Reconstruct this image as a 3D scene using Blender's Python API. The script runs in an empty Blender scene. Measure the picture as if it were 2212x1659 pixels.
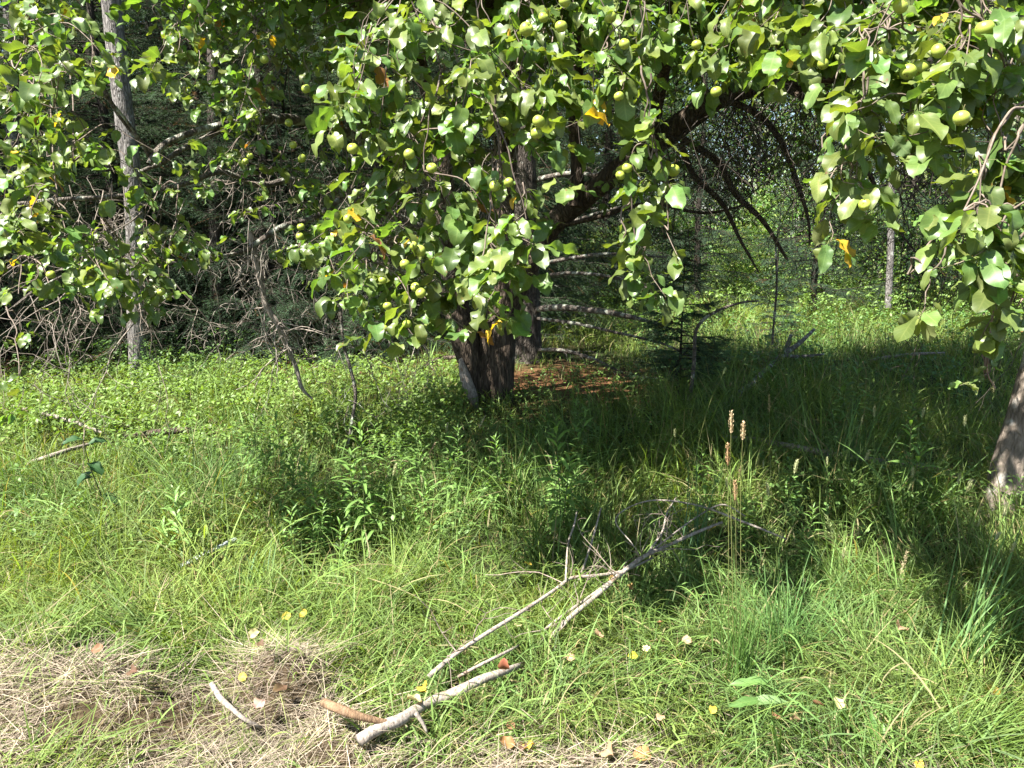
import bpy, math, random
import numpy as np
from mathutils import Vector

# ------------------------------------------------------------------ camera, sky, sun, exposure
scene = bpy.context.scene
COL = scene.collection
PITCH = math.radians(11.0)
CAM = np.array([0.0, 0.0, 1.6])
FPX, CX, CY = 1670.0, 1106.0, 829.5
cam_d = bpy.data.cameras.new("camera")
cam_d.sensor_width = 36.0
cam_d.lens = 36.0 * FPX / 2212.0
cam_d.clip_start = 0.05
cam_d.clip_end = 600.0
cam = bpy.data.objects.new("camera", cam_d)
cam.location = CAM
cam.rotation_euler = (math.radians(90) - PITCH, 0, 0)
COL.objects.link(cam)
scene.camera = cam

SUN_DIR = np.array([-0.44, -0.36, 0.84]); SUN_DIR /= np.linalg.norm(SUN_DIR)   # towards the sun
elev = math.asin(SUN_DIR[2])
world = bpy.data.worlds.new("World")
scene.world = world
world.use_nodes = True
wn = world.node_tree
sky = wn.nodes.new("ShaderNodeTexSky")
sky.sky_type = 'NISHITA'
sky.sun_disc = False
sky.sun_elevation = elev
sky.sun_rotation = math.atan2(SUN_DIR[0], SUN_DIR[1])
wn.links.new(sky.outputs[0], wn.nodes["Background"].inputs[0])
wn.nodes["Background"].inputs[1].default_value = 0.055
sun_d = bpy.data.lights.new("sun", 'SUN')
sun_d.energy = 5.0
sun_d.angle = math.radians(0.53)
sun_d.color = (1.0, 0.955, 0.87)
sun = bpy.data.objects.new("sun", sun_d)
sun.rotation_euler = Vector(SUN_DIR).to_track_quat('Z', 'Y').to_euler()
sun.location = (-20, -10, 40)
COL.objects.link(sun)
scene.view_settings.view_transform = 'Standard'
scene.view_settings.look = 'None'
scene.view_settings.exposure = 2.25
scene.view_settings.gamma = 1.0
cy = scene.cycles
cy.max_bounces = 7
cy.diffuse_bounces = 3
cy.glossy_bounces = 2
cy.transmission_bounces = 5
cy.transparent_max_bounces = 4
cy.caustics_reflective = False
cy.caustics_refractive = False
cy.sample_clamp_indirect = 6.0

# ------------------------------------------------------------------ maths helpers
rng = np.random.default_rng(7)
random.seed(7)
_F = np.array([0, math.cos(PITCH), -math.sin(PITCH)])
_U = np.array([0, math.sin(PITCH), math.cos(PITCH)])
_R = np.array([1.0, 0, 0])

def at(px, py, Y):
    d = _F + _R * ((px - CX) / FPX) + _U * ((CY - py) / FPX)
    return CAM + d * (Y / d[1])

def proj(P):
    q = P - CAM
    z = q @ _F
    return CX + FPX * (q @ _R) / z, CY - FPX * (q @ _U) / z

def wr(wpx, Y):
    return 0.5 * wpx / FPX * Y * 1.01

def nrmz(v):
    return v / np.maximum(np.linalg.norm(v, axis=-1, keepdims=True), 1e-9)

def _hash(ix, iy, iz, seed):
    h = (ix * 374761393 + iy * 668265263 + iz * 2147483647 + seed * 974711) & 0xFFFFFFFF
    h = ((h ^ (h >> 13)) * 1274126177) & 0xFFFFFFFF
    h = h ^ (h >> 16)
    return (h & 0xFFFF) / 65535.0

def vnoise(P, seed=0):
    P = np.asarray(P, float)
    i = np.floor(P).astype(np.int64)
    f = P - i
    f = f * f * (3 - 2 * f)
    out = 0
    for dx in (0, 1):
        wx = f[..., 0] if dx else 1 - f[..., 0]
        for dy in (0, 1):
            wy = f[..., 1] if dy else 1 - f[..., 1]
            for dz in (0, 1):
                wz = f[..., 2] if dz else 1 - f[..., 2]
                out = out + wx * wy * wz * _hash(i[..., 0] + dx, i[..., 1] + dy, i[..., 2] + dz, seed)
    return out

def n2(x, y, s, seed=0):
    x = np.asarray(x, float)
    return vnoise(np.stack([x * s, np.asarray(y, float) * s, np.zeros_like(x)], -1), seed)

def gray_ground(px, py, h=0.0):
    d = _F + _R * ((px - CX) / FPX) + _U * ((CY - py) / FPX)
    t = (h - CAM[2]) / d[2]
    return CAM + d * t

MOUNDS = []
for (px, py, a, s) in ((600, 1480, .15, .13), (650, 1510, .05, .10), (500, 1520, -.05, .10), (60, 1470, .10, .2), (260, 1500, .07, .17), (720, 1590, .06, .13), (1250, 1640, .04, .2), (620, 1590, -.05, .09)):
    g = gray_ground(px, py)
    MOUNDS.append((g[0], g[1], a, s))

def gz(x, y):
    x = np.asarray(x, float); y = np.asarray(y, float)
    z = 0.10 * (n2(x, y, .45, 3) - .5) + 0.05 * (n2(x, y, 1.6, 4) - .5)
    for (mx, my, a, s) in MOUNDS:
        z = z + a * np.exp(-((x - mx) ** 2 + (y - my) ** 2) / (2 * s * s))
    return z

def gpt(px, py, h=0.0):
    p = gray_ground(px, py, h)
    for _ in range(4):
        p = gray_ground(px, py, h + float(gz(p[0], p[1])))
    return p

def catmull(P, n):
    P = np.asarray(P, float)
    if len(P) == 2:
        t = np.linspace(0, 1, n)[:, None]
        return P[0] * (1 - t) + P[1] * t
    A = np.vstack([2 * P[0] - P[1], P, 2 * P[-1] - P[-2]])
    m = len(P) - 1
    t = np.linspace(0, m - 1e-6, n)
    k = t.astype(int); u = (t - k)[:, None]
    p0, p1, p2, p3 = A[k], A[k + 1], A[k + 2], A[k + 3]
    return .5 * (2 * p1 + (p2 - p0) * u + (2 * p0 - 5 * p1 + 4 * p2 - p3) * u ** 2 + (3 * p1 - p0 - 3 * p2 + p3) * u ** 3)

# ------------------------------------------------------------------ mesh accumulation
class MB:
    def __init__(s):
        s.v, s.q, s.t, s.c, s.u, s.n = [], [], [], [], [], 0
    def add(s, V, Q=None, T=None, C=(.5, .5, .5), U=None):
        V = np.asarray(V, float).reshape(-1, 3)
        m = len(V)
        C = np.asarray(C, float)
        if C.ndim == 1:
            C = np.tile(C, (m, 1))
        s.v.append(V); s.c.append(C)
        s.u.append(np.zeros((m, 3)) if U is None else U)
        if Q is not None and len(Q): s.q.append(np.asarray(Q).reshape(-1, 4) + s.n)
        if T is not None and len(T): s.t.append(np.asarray(T).reshape(-1, 3) + s.n)
        s.n += m
    def build(s, name, mat, parent=None, smooth=True):
        V = np.concatenate(s.v)
        Q = np.concatenate(s.q) if s.q else np.zeros((0, 4), int)
        T = np.concatenate(s.t) if s.t else np.zeros((0, 3), int)
        C = np.concatenate(s.c); U = np.concatenate(s.u)
        me = bpy.data.meshes.new(name)
        o = bpy.data.objects.new(name, me)
        if parent is not None:
            o.parent = parent
            V = V - np.array(parent_world(parent))
        me.vertices.add(len(V))
        me.vertices.foreach_set('co', V.astype(np.float32).ravel())
        nl = Q.size + T.size
        me.loops.add(nl)
        me.loops.foreach_set('vertex_index', np.concatenate([Q.ravel(), T.ravel()]).astype(np.int32))
        me.polygons.add(len(Q) + len(T))
        st = np.concatenate([np.arange(len(Q)) * 4, Q.size + np.arange(len(T)) * 3]).astype(np.int32)
        me.polygons.foreach_set('loop_start', st)
        me.polygons.foreach_set('use_smooth', np.full(len(st), smooth))
        me.update(calc_edges=True)
        a = me.attributes.new('Col', 'FLOAT_COLOR', 'POINT')
        a.data.foreach_set('color', np.concatenate([C, np.ones((len(C), 1))], 1).astype(np.float32).ravel())
        a = me.attributes.new('uvp', 'FLOAT_VECTOR', 'POINT')
        a.data.foreach_set('vector', U.astype(np.float32).ravel())
        me.materials.append(mat)
        COL.objects.link(o)
        return o

def parent_world(o):
    p = Vector((0, 0, 0))
    while o is not None:
        p = p + o.location
        o = o.parent
    return p

def thing(name, label, cat, loc=(0, 0, 0), group=None):
    o = bpy.data.objects.new(name, None)
    o.empty_display_size = .1
    o.location = loc
    COL.objects.link(o)
    return tag(o, label, cat, group)

def tag(o, label, cat, group=None):
    o['label'] = label; o['category'] = cat
    if group: o['group'] = group
    return o

def dup(root, loc, rotz=0.0, sc=1.0, label=None, tilt=(0, 0)):
    r = root.copy(); COL.objects.link(r)
    r.location = loc; r.rotation_euler = (tilt[0], tilt[1], rotz); r.scale = (sc, sc, sc)
    if label: r['label'] = label
    for ch in list(root.children):
        c = ch.copy(); COL.objects.link(c); c.parent = r
        for g in ch.children:
            d = g.copy(); COL.objects.link(d); d.parent = c
    return r

def struct(o, kind='structure'):
    o['kind'] = kind
    return o

def tubes(mb, P, R, sides=4, C=(.2, .15, .1), disp=None, cap=False):
    """P (M,K,3), R (M,K): M tapered tubes of K rings."""
    P = np.asarray(P, float); R = np.asarray(R, float)
    if P.ndim == 2: P = P[None]; R = R[None]
    if cap:
        P = np.concatenate([P[:, :1], P, P[:, -1:]], 1)
        R = np.concatenate([R[:, :1] * .02, R, R[:, -1:] * .02], 1)
    M, K, _ = P.shape
    T = np.empty_like(P)
    T[:, 1:-1] = P[:, 2:] - P[:, :-2]
    T[:, 0] = P[:, 1] - P[:, 0]; T[:, -1] = P[:, -1] - P[:, -2]
    if cap:
        T[:, 0] = T[:, 1] = P[:, 2] - P[:, 1]; T[:, -1] = T[:, -2] = P[:, -2] - P[:, -3]
    T = nrmz(T)
    ref = rng.normal(size=(M, 3)); ref = nrmz(np.cross(T.mean(1), ref))
    N = ref[:, None] - (ref[:, None] * T).sum(-1, keepdims=True) * T
    N = nrmz(N); B = np.cross(T, N)
    a = np.linspace(0, 2 * math.pi, sides, endpoint=False)
    dirs = N[:, :, None] * np.cos(a)[None, None, :, None] + B[:, :, None] * np.sin(a)[None, None, :, None]
    rad = np.repeat(R[:, :, None], sides, 2)
    V = P[:, :, None] + dirs * rad[..., None]
    if disp is not None:
        rad = rad * disp(V, a)
        V = P[:, :, None] + dirs * rad[..., None]
    idx = np.arange(M * K * sides).reshape(M, K, sides)
    nx = np.roll(idx, -1, 2)
    Q = np.stack([idx[:, :-1], nx[:, :-1], nx[:, 1:], idx[:, 1:]], -1).reshape(-1, 4)
    C = np.asarray(C, float)
    if C.ndim == 2:
        C = np.repeat(C, K * sides, 0)
    U = np.zeros((M, K, sides, 3)); U[..., 0] = a / (2 * math.pi); U[..., 1] = np.linspace(0, 1, K)[None, :, None]
    mb.add(V, Q, C=C, U=U.reshape(-1, 3))

def barkdisp(amp, fr=14.0, seed=0, zs=.16):
    def f(V, a):
        q = V * np.array([fr, fr, fr * zs])
        r = 1 - np.abs(2 * vnoise(q, seed) - 1)
        r2 = 1 - np.abs(2 * vnoise(q * 2.3, seed + 1) - 1)
        lump = vnoise(V * 3.1, seed + 2) - .5
        return 1 + amp * ((r - .5) * 1.1 + (r2 - .5) * .6) + amp * 1.1 * lump
    return f

def limb(mb, pts, sides=20, n=None, amp=.1, C=(.16, .12, .09), seed=0, fr=14.0, cap=False, px=True):
    """pts: (px,py,Y,width_px) list."""
    P = np.array([at(p[0], p[1], p[2]) for p in pts]) if px else np.array([p[:3] for p in pts])
    R = np.array([wr(p[3], p[2]) for p in pts]) if px else np.array([p[3] for p in pts])
    ln = np.linalg.norm(np.diff(P, axis=0), axis=1).sum()
    n = n or int(max(10, min(140, ln / .035)))
    C4 = catmull(np.concatenate([P, R[:, None]], 1), n)
    tubes(mb, C4[:, :3], np.maximum(C4[:, 3], .0012), sides, C, barkdisp(amp, fr, seed) if amp else None, cap)
    return C4

# ---- leaves
def prof(kind, t):
    if kind == 'apple':
        w = np.power(t, .74) * np.power(1 - t, .72); w = w / w.max()
        return w
    if kind == 'lance':
        w = np.power(t, .75) * np.power(1 - t, .95)
        return w / w.max()
    w = np.sqrt(np.clip(t * (1 - t), 0, 1)) * 2
    return w

def leaves(mb, base, d, nrm, L, W, C, rows=7, cols=5, curl=.5, fold=.3, wavy=.08, kind='apple', ragged=.09, bites=0.0):
    N = len(base)
    d = nrmz(d); nrm = nrmz(nrm - (nrm * d).sum(-1, keepdims=True) * d); b = np.cross(d, nrm)
    t = np.linspace(0, 1, rows); w = np.maximum(prof(kind, t), .015)
    s = np.linspace(-1, 1, cols)
    curl = np.asarray(curl) * (np.ones(N)); fold = np.asarray(fold) * np.ones(N)
    th = curl[:, None] * (t[None] - .25) * 1.2
    dy = np.cos(th); dz = -np.sin(th)
    yy = np.concatenate([np.zeros((N, 1)), np.cumsum((dy[:, 1:] + dy[:, :-1]) / 2, 1)], 1) / (rows - 1)
    zz = np.concatenate([np.zeros((N, 1)), np.cumsum((dz[:, 1:] + dz[:, :-1]) / 2, 1)], 1) / (rows - 1)
    edge = 1 + ragged * rng.normal(size=(N, rows, 2))
    if bites:
        for _ in range(2):
            who = rng.random(N) < bites
            rr_ = rng.integers(2, rows - 1, N); ss_ = rng.integers(0, 2, N)
            edge[np.arange(N)[who], rr_[who], ss_[who]] *= rng.uniform(.25, .7, who.sum())
    sg = np.where(s < 0, edge[:, :, :1], edge[:, :, 1:])
    x = s[None, None] * w[None, :, None] * (W[:, None, None] / 2) * sg
    ph = rng.uniform(0, 6.28, (N, 1, 2)); fq = rng.uniform(1.2, 2.6, (N, 1, 1))
    phs = np.where(s < 0, ph[..., :1], ph[..., 1:])
    wv = wavy * W[:, None, None] * np.abs(s)[None, None] * np.sin(fq * t[None, :, None] * 6.28 + phs)
    z = zz[:, :, None] * L[:, None, None] + np.tan(fold)[:, None, None] * np.abs(x) + wv
    y = np.repeat(yy[:, :, None], cols, 2) * L[:, None, None]
    V = base[:, None, None] + b[:, None, None] * x[..., None] + d[:, None, None] * y[..., None] + nrm[:, None, None] * z[..., None]
    idx = np.arange(N * rows * cols).reshape(N, rows, cols)
    Q = np.stack([idx[:, :-1, :-1], idx[:, :-1, 1:], idx[:, 1:, 1:], idx[:, 1:, :-1]], -1).reshape(-1, 4)
    U = np.zeros((N, rows, cols, 3)); U[..., 0] = s; U[..., 1] = t[None, :, None]; U[..., 2] = rng.random(N)[:, None, None]
    C = np.repeat(np.asarray(C), rows * cols, 0)
    mb.add(V, Q, C=C, U=U.reshape(-1, 3))

# ---- grass blades
def blades(mb, base, h, w, az, phi0, bend, C, seg=5, tw=None, tipw=.0):
    N = len(base)
    t = np.linspace(0, 1, seg + 1)
    phi = phi0[:, None] + bend[:, None] * t[None] ** 1.3
    ds = h[:, None] / seg
    sx = np.concatenate([np.zeros((N, 1)), np.cumsum(np.sin((phi[:, 1:] + phi[:, :-1]) / 2) * ds, 1)], 1)
    sz = np.concatenate([np.zeros((N, 1)), np.cumsum(np.cos((phi[:, 1:] + phi[:, :-1]) / 2) * ds, 1)], 1)
    dx, dy = np.cos(az)[:, None], np.sin(az)[:, None]
    P = np.stack([base[:, :1] + dx * sx, base[:, 1:2] + dy * sx, base[:, 2:3] + sz], -1)
    tw = rng.normal(0, .6, N) if tw is None else tw
    wd = np.stack([-np.sin(az + tw), np.cos(az + tw), rng.normal(0, .25, N)], -1)
    prof_w = np.clip(np.minimum(1.0, .55 + t * 2.2) * np.power(1 - t, .55), .03, 1)
    off = wd[:, None] * (w[:, None] * prof_w[None] / 2)[..., None]
    V = np.stack([P - off, P + off], 2)
    K = seg + 1
    idx = np.arange(N * K * 2).reshape(N, K, 2)
    Q = np.stack([idx[:, :-1, 0], idx[:, :-1, 1], idx[:, 1:, 1], idx[:, 1:, 0]], -1).reshape(-1, 4)
    C = np.asarray(C)
    tt = t[None, :, None, None]
    Cv = np.repeat(C[:, None, None], K, 1).repeat(2, 2)
    U = np.zeros((N, K, 2, 3)); U[..., 0] = np.array([-1, 1]); U[..., 1] = t[None, :, None]
    mb.add(V, Q, C=Cv.reshape(-1, 3), U=U.reshape(-1, 3))

# ------------------------------------------------------------------ materials
def newmat(name):
    m = bpy.data.materials.new(name); m.use_nodes = True
    nt = m.node_tree
    for n in list(nt.nodes): nt.nodes.remove(n)
    return m, nt, nt.nodes, nt.links

def mixc(nt, fac, a, b, mode='MIX'):
    n = nt.nodes.new('ShaderNodeMix'); n.data_type = 'RGBA'; n.blend_type = mode
    for k, v in ((0, fac), (6, a), (7, b)):
        if hasattr(v, 'links'): nt.links.new(v, n.inputs[k])
        elif k == 0: n.inputs[0].default_value = v
        else: n.inputs[k].default_value = (*v, 1)
    return n.outputs[2]

def ramp(nt, src, p0, p1):
    n = nt.nodes.new('ShaderNodeMapRange'); n.inputs[1].default_value = p0; n.inputs[2].default_value = p1
    nt.links.new(src, n.inputs[0]); return n.outputs[0]

def math_(nt, op, a, b=None):
    n = nt.nodes.new('ShaderNodeMath'); n.operation = op
    for k, v in ((0, a), (1, b)):
        if v is None: continue
        if hasattr(v, 'links'): nt.links.new(v, n.inputs[k])
        else: n.inputs[k].default_value = v
    return n.outputs[0]

def leaf_mat(name, rough=.42, trans=.35, tcol=(1.6, 1.7, .5), under=(1.25, 1.2, 1.5), veins=True, spec=.5, spots=False):
    m, nt, N, Lk = newmat(name)
    out = N.new('ShaderNodeOutputMaterial')
    at_ = N.new('ShaderNodeAttribute'); at_.attribute_name = 'Col'
    col = at_.outputs['Color']
    geo = N.new('ShaderNodeNewGeometry')
    if veins:
        uv = N.new('ShaderNodeAttribute'); uv.attribute_name = 'uvp'
        sep = N.new('ShaderNodeSeparateXYZ'); Lk.new(uv.outputs['Vector'], sep.inputs[0])
        ax = math_(nt, 'ABSOLUTE', sep.outputs[0])
        rib = math_(nt, 'SUBTRACT', 1.0, ramp(nt, ax, .02, .11))
        wv = math_(nt, 'SINE', math_(nt, 'MULTIPLY', math_(nt, 'SUBTRACT', sep.outputs[1], math_(nt, 'MULTIPLY', ax, .22)), 48.0))
        sv = math_(nt, 'MULTIPLY', ramp(nt, wv, .75, 1.0), .35)
        vein = math_(nt, 'MAXIMUM', math_(nt, 'MULTIPLY', rib, .6), sv)
        light = mixc(nt, 1.0, col, (1.7, 1.45, 1.7), 'MULTIPLY')
        col = mixc(nt, vein, col, light)
    if spots:
        nz = N.new('ShaderNodeTexNoise'); nz.inputs['Scale'].default_value = 55; nz.inputs['Detail'].default_value = 2
        tc = N.new('ShaderNodeTexCoord'); Lk.new(tc.outputs['Object'], nz.inputs['Vector'])
        col = mixc(nt, ramp(nt, nz.outputs[0], .70, .76), col, (.16, .085, .03))
        nz2 = N.new('ShaderNodeTexNoise'); nz2.inputs['Scale'].default_value = 14; Lk.new(tc.outputs['Object'], nz2.inputs['Vector'])
        col = mixc(nt, math_(nt, 'MULTIPLY', ramp(nt, nz2.outputs[0], .45, .75), .35), col, (.14, .17, .035))
    und = mixc(nt, 1.0, col, under, 'MULTIPLY')
    base = mixc(nt, geo.outputs['Backfacing'], col, und)
    p = N.new('ShaderNodeBsdfPrincipled')
    Lk.new(base, p.inputs['Base Color'])
    rg = N.new('ShaderNodeMix'); rg.data_type = 'FLOAT'
    Lk.new(geo.outputs['Backfacing'], rg.inputs[0]); rg.inputs[2].default_value = rough; rg.inputs[3].default_value = min(.8, rough + .3)
    Lk.new(rg.outputs[0], p.inputs['Roughness'])
    p.inputs['Specular IOR Level'].default_value = spec
    t = N.new('ShaderNodeBsdfTranslucent')
    Lk.new(mixc(nt, 1.0, col, tcol, 'MULTIPLY'), t.inputs['Color'])
    mx = N.new('ShaderNodeMixShader'); mx.inputs[0].default_value = trans
    Lk.new(p.outputs[0], mx.inputs[1]); Lk.new(t.outputs[0], mx.inputs[2]); Lk.new(mx.outputs[0], out.inputs[0])
    return m

def bark_mat(name, c0, c1, c2=(.35, .36, .32), lich=.62, scale=9.0, stretch=.18, bump=.6, rough=.9, crackw=.7):
    m, nt, N, Lk = newmat(name)
    out = N.new('ShaderNodeOutputMaterial')
    tc = N.new('ShaderNodeTexCoord'); mp = N.new('ShaderNodeMapping'); mp.inputs['Scale'].default_value = (1, 1, stretch)
    Lk.new(tc.outputs['Object'], mp.inputs[0])
    a = N.new('ShaderNodeTexNoise'); a.inputs['Scale'].default_value = scale * 4; a.inputs['Detail'].default_value = 6; a.inputs['Roughness'].default_value = .65
    Lk.new(mp.outputs[0], a.inputs['Vector'])
    ds = N.new('ShaderNodeTexNoise'); ds.inputs['Scale'].default_value = scale * 2.5; Lk.new(mp.outputs[0], ds.inputs['Vector'])
    dv = N.new('ShaderNodeVectorMath'); dv.operation = 'MULTIPLY_ADD'; Lk.new(ds.outputs[1], dv.inputs[0]); dv.inputs[1].default_value = (.6 / scale,) * 3; Lk.new(mp.outputs[0], dv.inputs[2])
    v = N.new('ShaderNodeTexVoronoi'); v.feature = 'DISTANCE_TO_EDGE'; v.inputs['Scale'].default_value = scale * 3.2
    Lk.new(dv.outputs[0], v.inputs['Vector'])
    b = N.new('ShaderNodeTexNoise'); b.inputs['Scale'].default_value = scale * .9; b.inputs['Detail'].default_value = 5
    Lk.new(tc.outputs['Object'], b.inputs['Vector'])
    crack = ramp(nt, v.outputs[0], 0.0, .18)
    k = math_(nt, 'MULTIPLY', ramp(nt, a.outputs[0], .3, .72), math_(nt, 'ADD', math_(nt, 'MULTIPLY', crack, crackw), 1 - crackw))
    col = mixc(nt, k, c0, c1)
    col = mixc(nt, ramp(nt, b.outputs[0], lich, lich + .1), col, c2)
    p = N.new('ShaderNodeBsdfPrincipled'); p.inputs['Roughness'].default_value = rough; p.inputs['Specular IOR Level'].default_value = .2
    Lk.new(col, p.inputs['Base Color'])
    bm = N.new('ShaderNodeBump'); bm.inputs['Strength'].default_value = bump; bm.inputs['Distance'].default_value = .02
    Lk.new(math_(nt, 'ADD', math_(nt, 'MULTIPLY', crack, crackw), a.outputs[0]), bm.inputs['Height']); Lk.new(bm.outputs[0], p.inputs['Normal'])
    Lk.new(p.outputs[0], out.inputs[0])
    return m

def twig_mat(name, rough=.8):
    m, nt, N, Lk = newmat(name)
    out = N.new('ShaderNodeOutputMaterial')
    at_ = N.new('ShaderNodeAttribute'); at_.attribute_name = 'Col'
    tc = N.new('ShaderNodeTexCoord'); a = N.new('ShaderNodeTexNoise'); a.inputs['Scale'].default_value = 60; a.inputs['Detail'].default_value = 3
    Lk.new(tc.outputs['Object'], a.inputs['Vector'])
    col = mixc(nt, ramp(nt, a.outputs[0], .35, .7), mixc(nt, 1.0, at_.outputs['Color'], (.55, .5, .45), 'MULTIPLY'), at_.outputs['Color'])
    p = N.new('ShaderNodeBsdfPrincipled'); p.inputs['Roughness'].default_value = rough; p.inputs['Specular IOR Level'].default_value = .25
    Lk.new(col, p.inputs['Base Color']); Lk.new(p.outputs[0], out.inputs[0])
    return m

M_APPLELEAF = leaf_mat('apple_leaf', .42, .38, (1.7, 1.75, .5), (1.35, 1.25, 1.7), True, .55, True)
M_GRASS = leaf_mat('grass_blade', .36, .38, (1.5, 1.42, .48), (1, 1, 1), False, .42)
M_HERB = leaf_mat('herb_leaf', .5, .35, (1.5, 1.55, .5), (1.2, 1.2, 1.4), True, .4)
M_FARLEAF = leaf_mat('far_leaf', .5, .35, (1.5, 1.6, .5), (1.2, 1.2, 1.4), False, .4)
M_NEEDLE = leaf_mat('conifer_needle', .55, .2, (1.3, 1.4, .5), (1.1, 1.1, 1.2), False, .3)
M_STRAW = leaf_mat('dry_straw', .6, .22, (1.15, 1.05, .8), (1, 1, 1), False, .3)
M_DEADLEAF = leaf_mat('dead_leaf', .6, .3, (1.3, 1.0, .5), (1.1, 1.1, 1.1), True, .3, True)
M_TWIG = twig_mat('twig_bark')
M_STICK = bark_mat('weathered_stick', (.09, .07, .055), (.40, .355, .31), (.17, .12, .085), .60, 22, .25, .3, crackw=.1)
M_ROT = bark_mat('rotten_wood', (.10, .06, .035), (.28, .185, .11), (.20, .14, .09), .6, 22, .25, .4, crackw=.2)
M_BARK = bark_mat('apple_bark', (.030, .022, .016), (.15, .115, .085), (.20, .21, .17), .66, 9, .2, .9)
M_BARK2 = bark_mat('smooth_apple_bark', (.08, .063, .05), (.30, .25, .205), (.36, .34, .31), .60, 8, .35, .6, crackw=.35)
M_GREYBARK = bark_mat('grey_trunk_bark', (.09, .08, .075), (.34, .32, .30), (.40, .40, .38), .6, 14, .16, .9)
M_PINEBARK = bark_mat('pine_bark', (.028, .022, .018), (.15, .13, .11), (.22, .22, .20), .66, 10, .22, 1.0)
M_CONWOOD = bark_mat('conifer_wood', (.018, .015, .011), (.075, .062, .050), (.12, .12, .10), .7, 10, .22, .8)
M_LIMB = bark_mat('lichened_limb', (.06, .05, .042), (.22, .19, .16), (.34, .36, .30), .52, 14, .5, .7)

# ground
def ground_mat():
    m, nt, N, Lk = newmat('forest_ground')
    out = N.new('ShaderNodeOutputMaterial')
    at_ = N.new('ShaderNodeAttribute'); at_.attribute_name = 'Col'
    tc = N.new('ShaderNodeTexCoord')
    a = N.new('ShaderNodeTexNoise'); a.inputs['Scale'].default_value = 35; a.inputs['Detail'].default_value = 8; a.inputs['Roughness'].default_value = .7
    Lk.new(tc.outputs['Object'], a.inputs['Vector'])
    dk = mixc(nt, 1.0, at_.outputs['Color'], (.35, .35, .35), 'MULTIPLY')
    col = mixc(nt, ramp(nt, a.outputs[0], .32, .66), dk, at_.outputs['Color'])
    p = N.new('ShaderNodeBsdfPrincipled'); p.inputs['Roughness'].default_value = .95; p.inputs['Specular IOR Level'].default_value = .1
    Lk.new(col, p.inputs['Base Color'])
    bm = N.new('ShaderNodeBump'); bm.inputs['Strength'].default_value = .8; bm.inputs['Distance'].default_value = .03
    Lk.new(a.outputs[0], bm.inputs['Height']); Lk.new(bm.outputs[0], p.inputs['Normal'])
    Lk.new(p.outputs[0], out.inputs[0])
    return m

HAYX = [-900, 0, 120, 250, 400, 450, 520, 580, 660, 720, 800, 950, 1150, 1300, 1500, 1650, 1800, 1900, 3300]
HAYY = [1450, 1450, 1450, 1445, 1490, 1510, 1490, 1440, 1440, 1520, 1600, 1615, 1600, 1600, 1612, 1638, 1672, 1730, 1790]
def hayness(x, y):
    P = np.stack([x, y, np.zeros_like(x)], -1)
    ok = y > .8
    px, py = proj(np.where(ok[:, None], P, np.array([0, 2, 0.])))
    yb = np.interp(px, HAYX, HAYY) + 120 * (n2(x, y, 5, 11) - .5) + 60 * (n2(x, y, 14, 13) - .5)
    h = np.clip((py - yb) / 40 + .5, 0, 1)
    h = h * (1 - .75 * np.clip(4.0 * (n2(x, y, 3.0, 12) - .5), 0, 1))
    return np.where(ok, h, 1.0)

def needleness(x, y):
    """brown needle litter under the conifers and round the pine"""
    e = np.exp(-(((x - .75) / 1.15) ** 2 + ((y - 8.3) / 1.25) ** 2))
    e = np.maximum(e, np.exp(-(((x + 2.6) / 2.0) ** 2 + ((y - 10.3) / 1.6) ** 2)))
    e = np.maximum(e, np.clip((y - 9.6 - .5 * (x + 1)) / 1.5, 0, 1) * np.clip((-.2 - x) / 1.0, 0, 1))
    return np.clip(e * 1.5 + .5 * (n2(x, y, 1.3, 21) - .6), 0, 1)

def clear_y(x):
    return 0

xs = np.concatenate([[-160, -80, -40, -25, -18, -13, -10], np.arange(-8, 8.01, .08), [10, 13, 18, 25, 40, 80, 160]])
ys = np.concatenate([[-60, -20, -8, -3, -1, 0, .8], np.arange(1.4, 12, .08), np.arange(12.2, 30, .5), [34, 40, 50, 70, 100, 160, 300]])
gx, gy = np.meshgrid(xs, ys)
fx, fy = gx.ravel(), gy.ravel()
gzv = np.where(np.abs(fx) < 60, gz(fx, fy), 0)
nd = needleness(fx, fy); hy = hayness(fx, fy)
base = np.array([.045, .055, .022])[None] * (.7 + .6 * n2(fx, fy, 2.2, 5))[:, None]
base = base * (1 - nd[:, None]) + np.array([.17, .085, .04]) * nd[:, None]
base = base * (1 - hy[:, None]) + np.array([.085, .062, .036]) * hy[:, None]
mb = MB()
idx = np.arange(len(fx)).reshape(gx.shape)
Q = np.stack([idx[:-1, :-1], idx[:-1, 1:], idx[1:, 1:], idx[1:, :-1]], -1).reshape(-1, 4)
mb.add(np.stack([fx, fy, gzv], -1), Q, C=base)
struct(mb.build('ground', ground_mat()))

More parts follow.
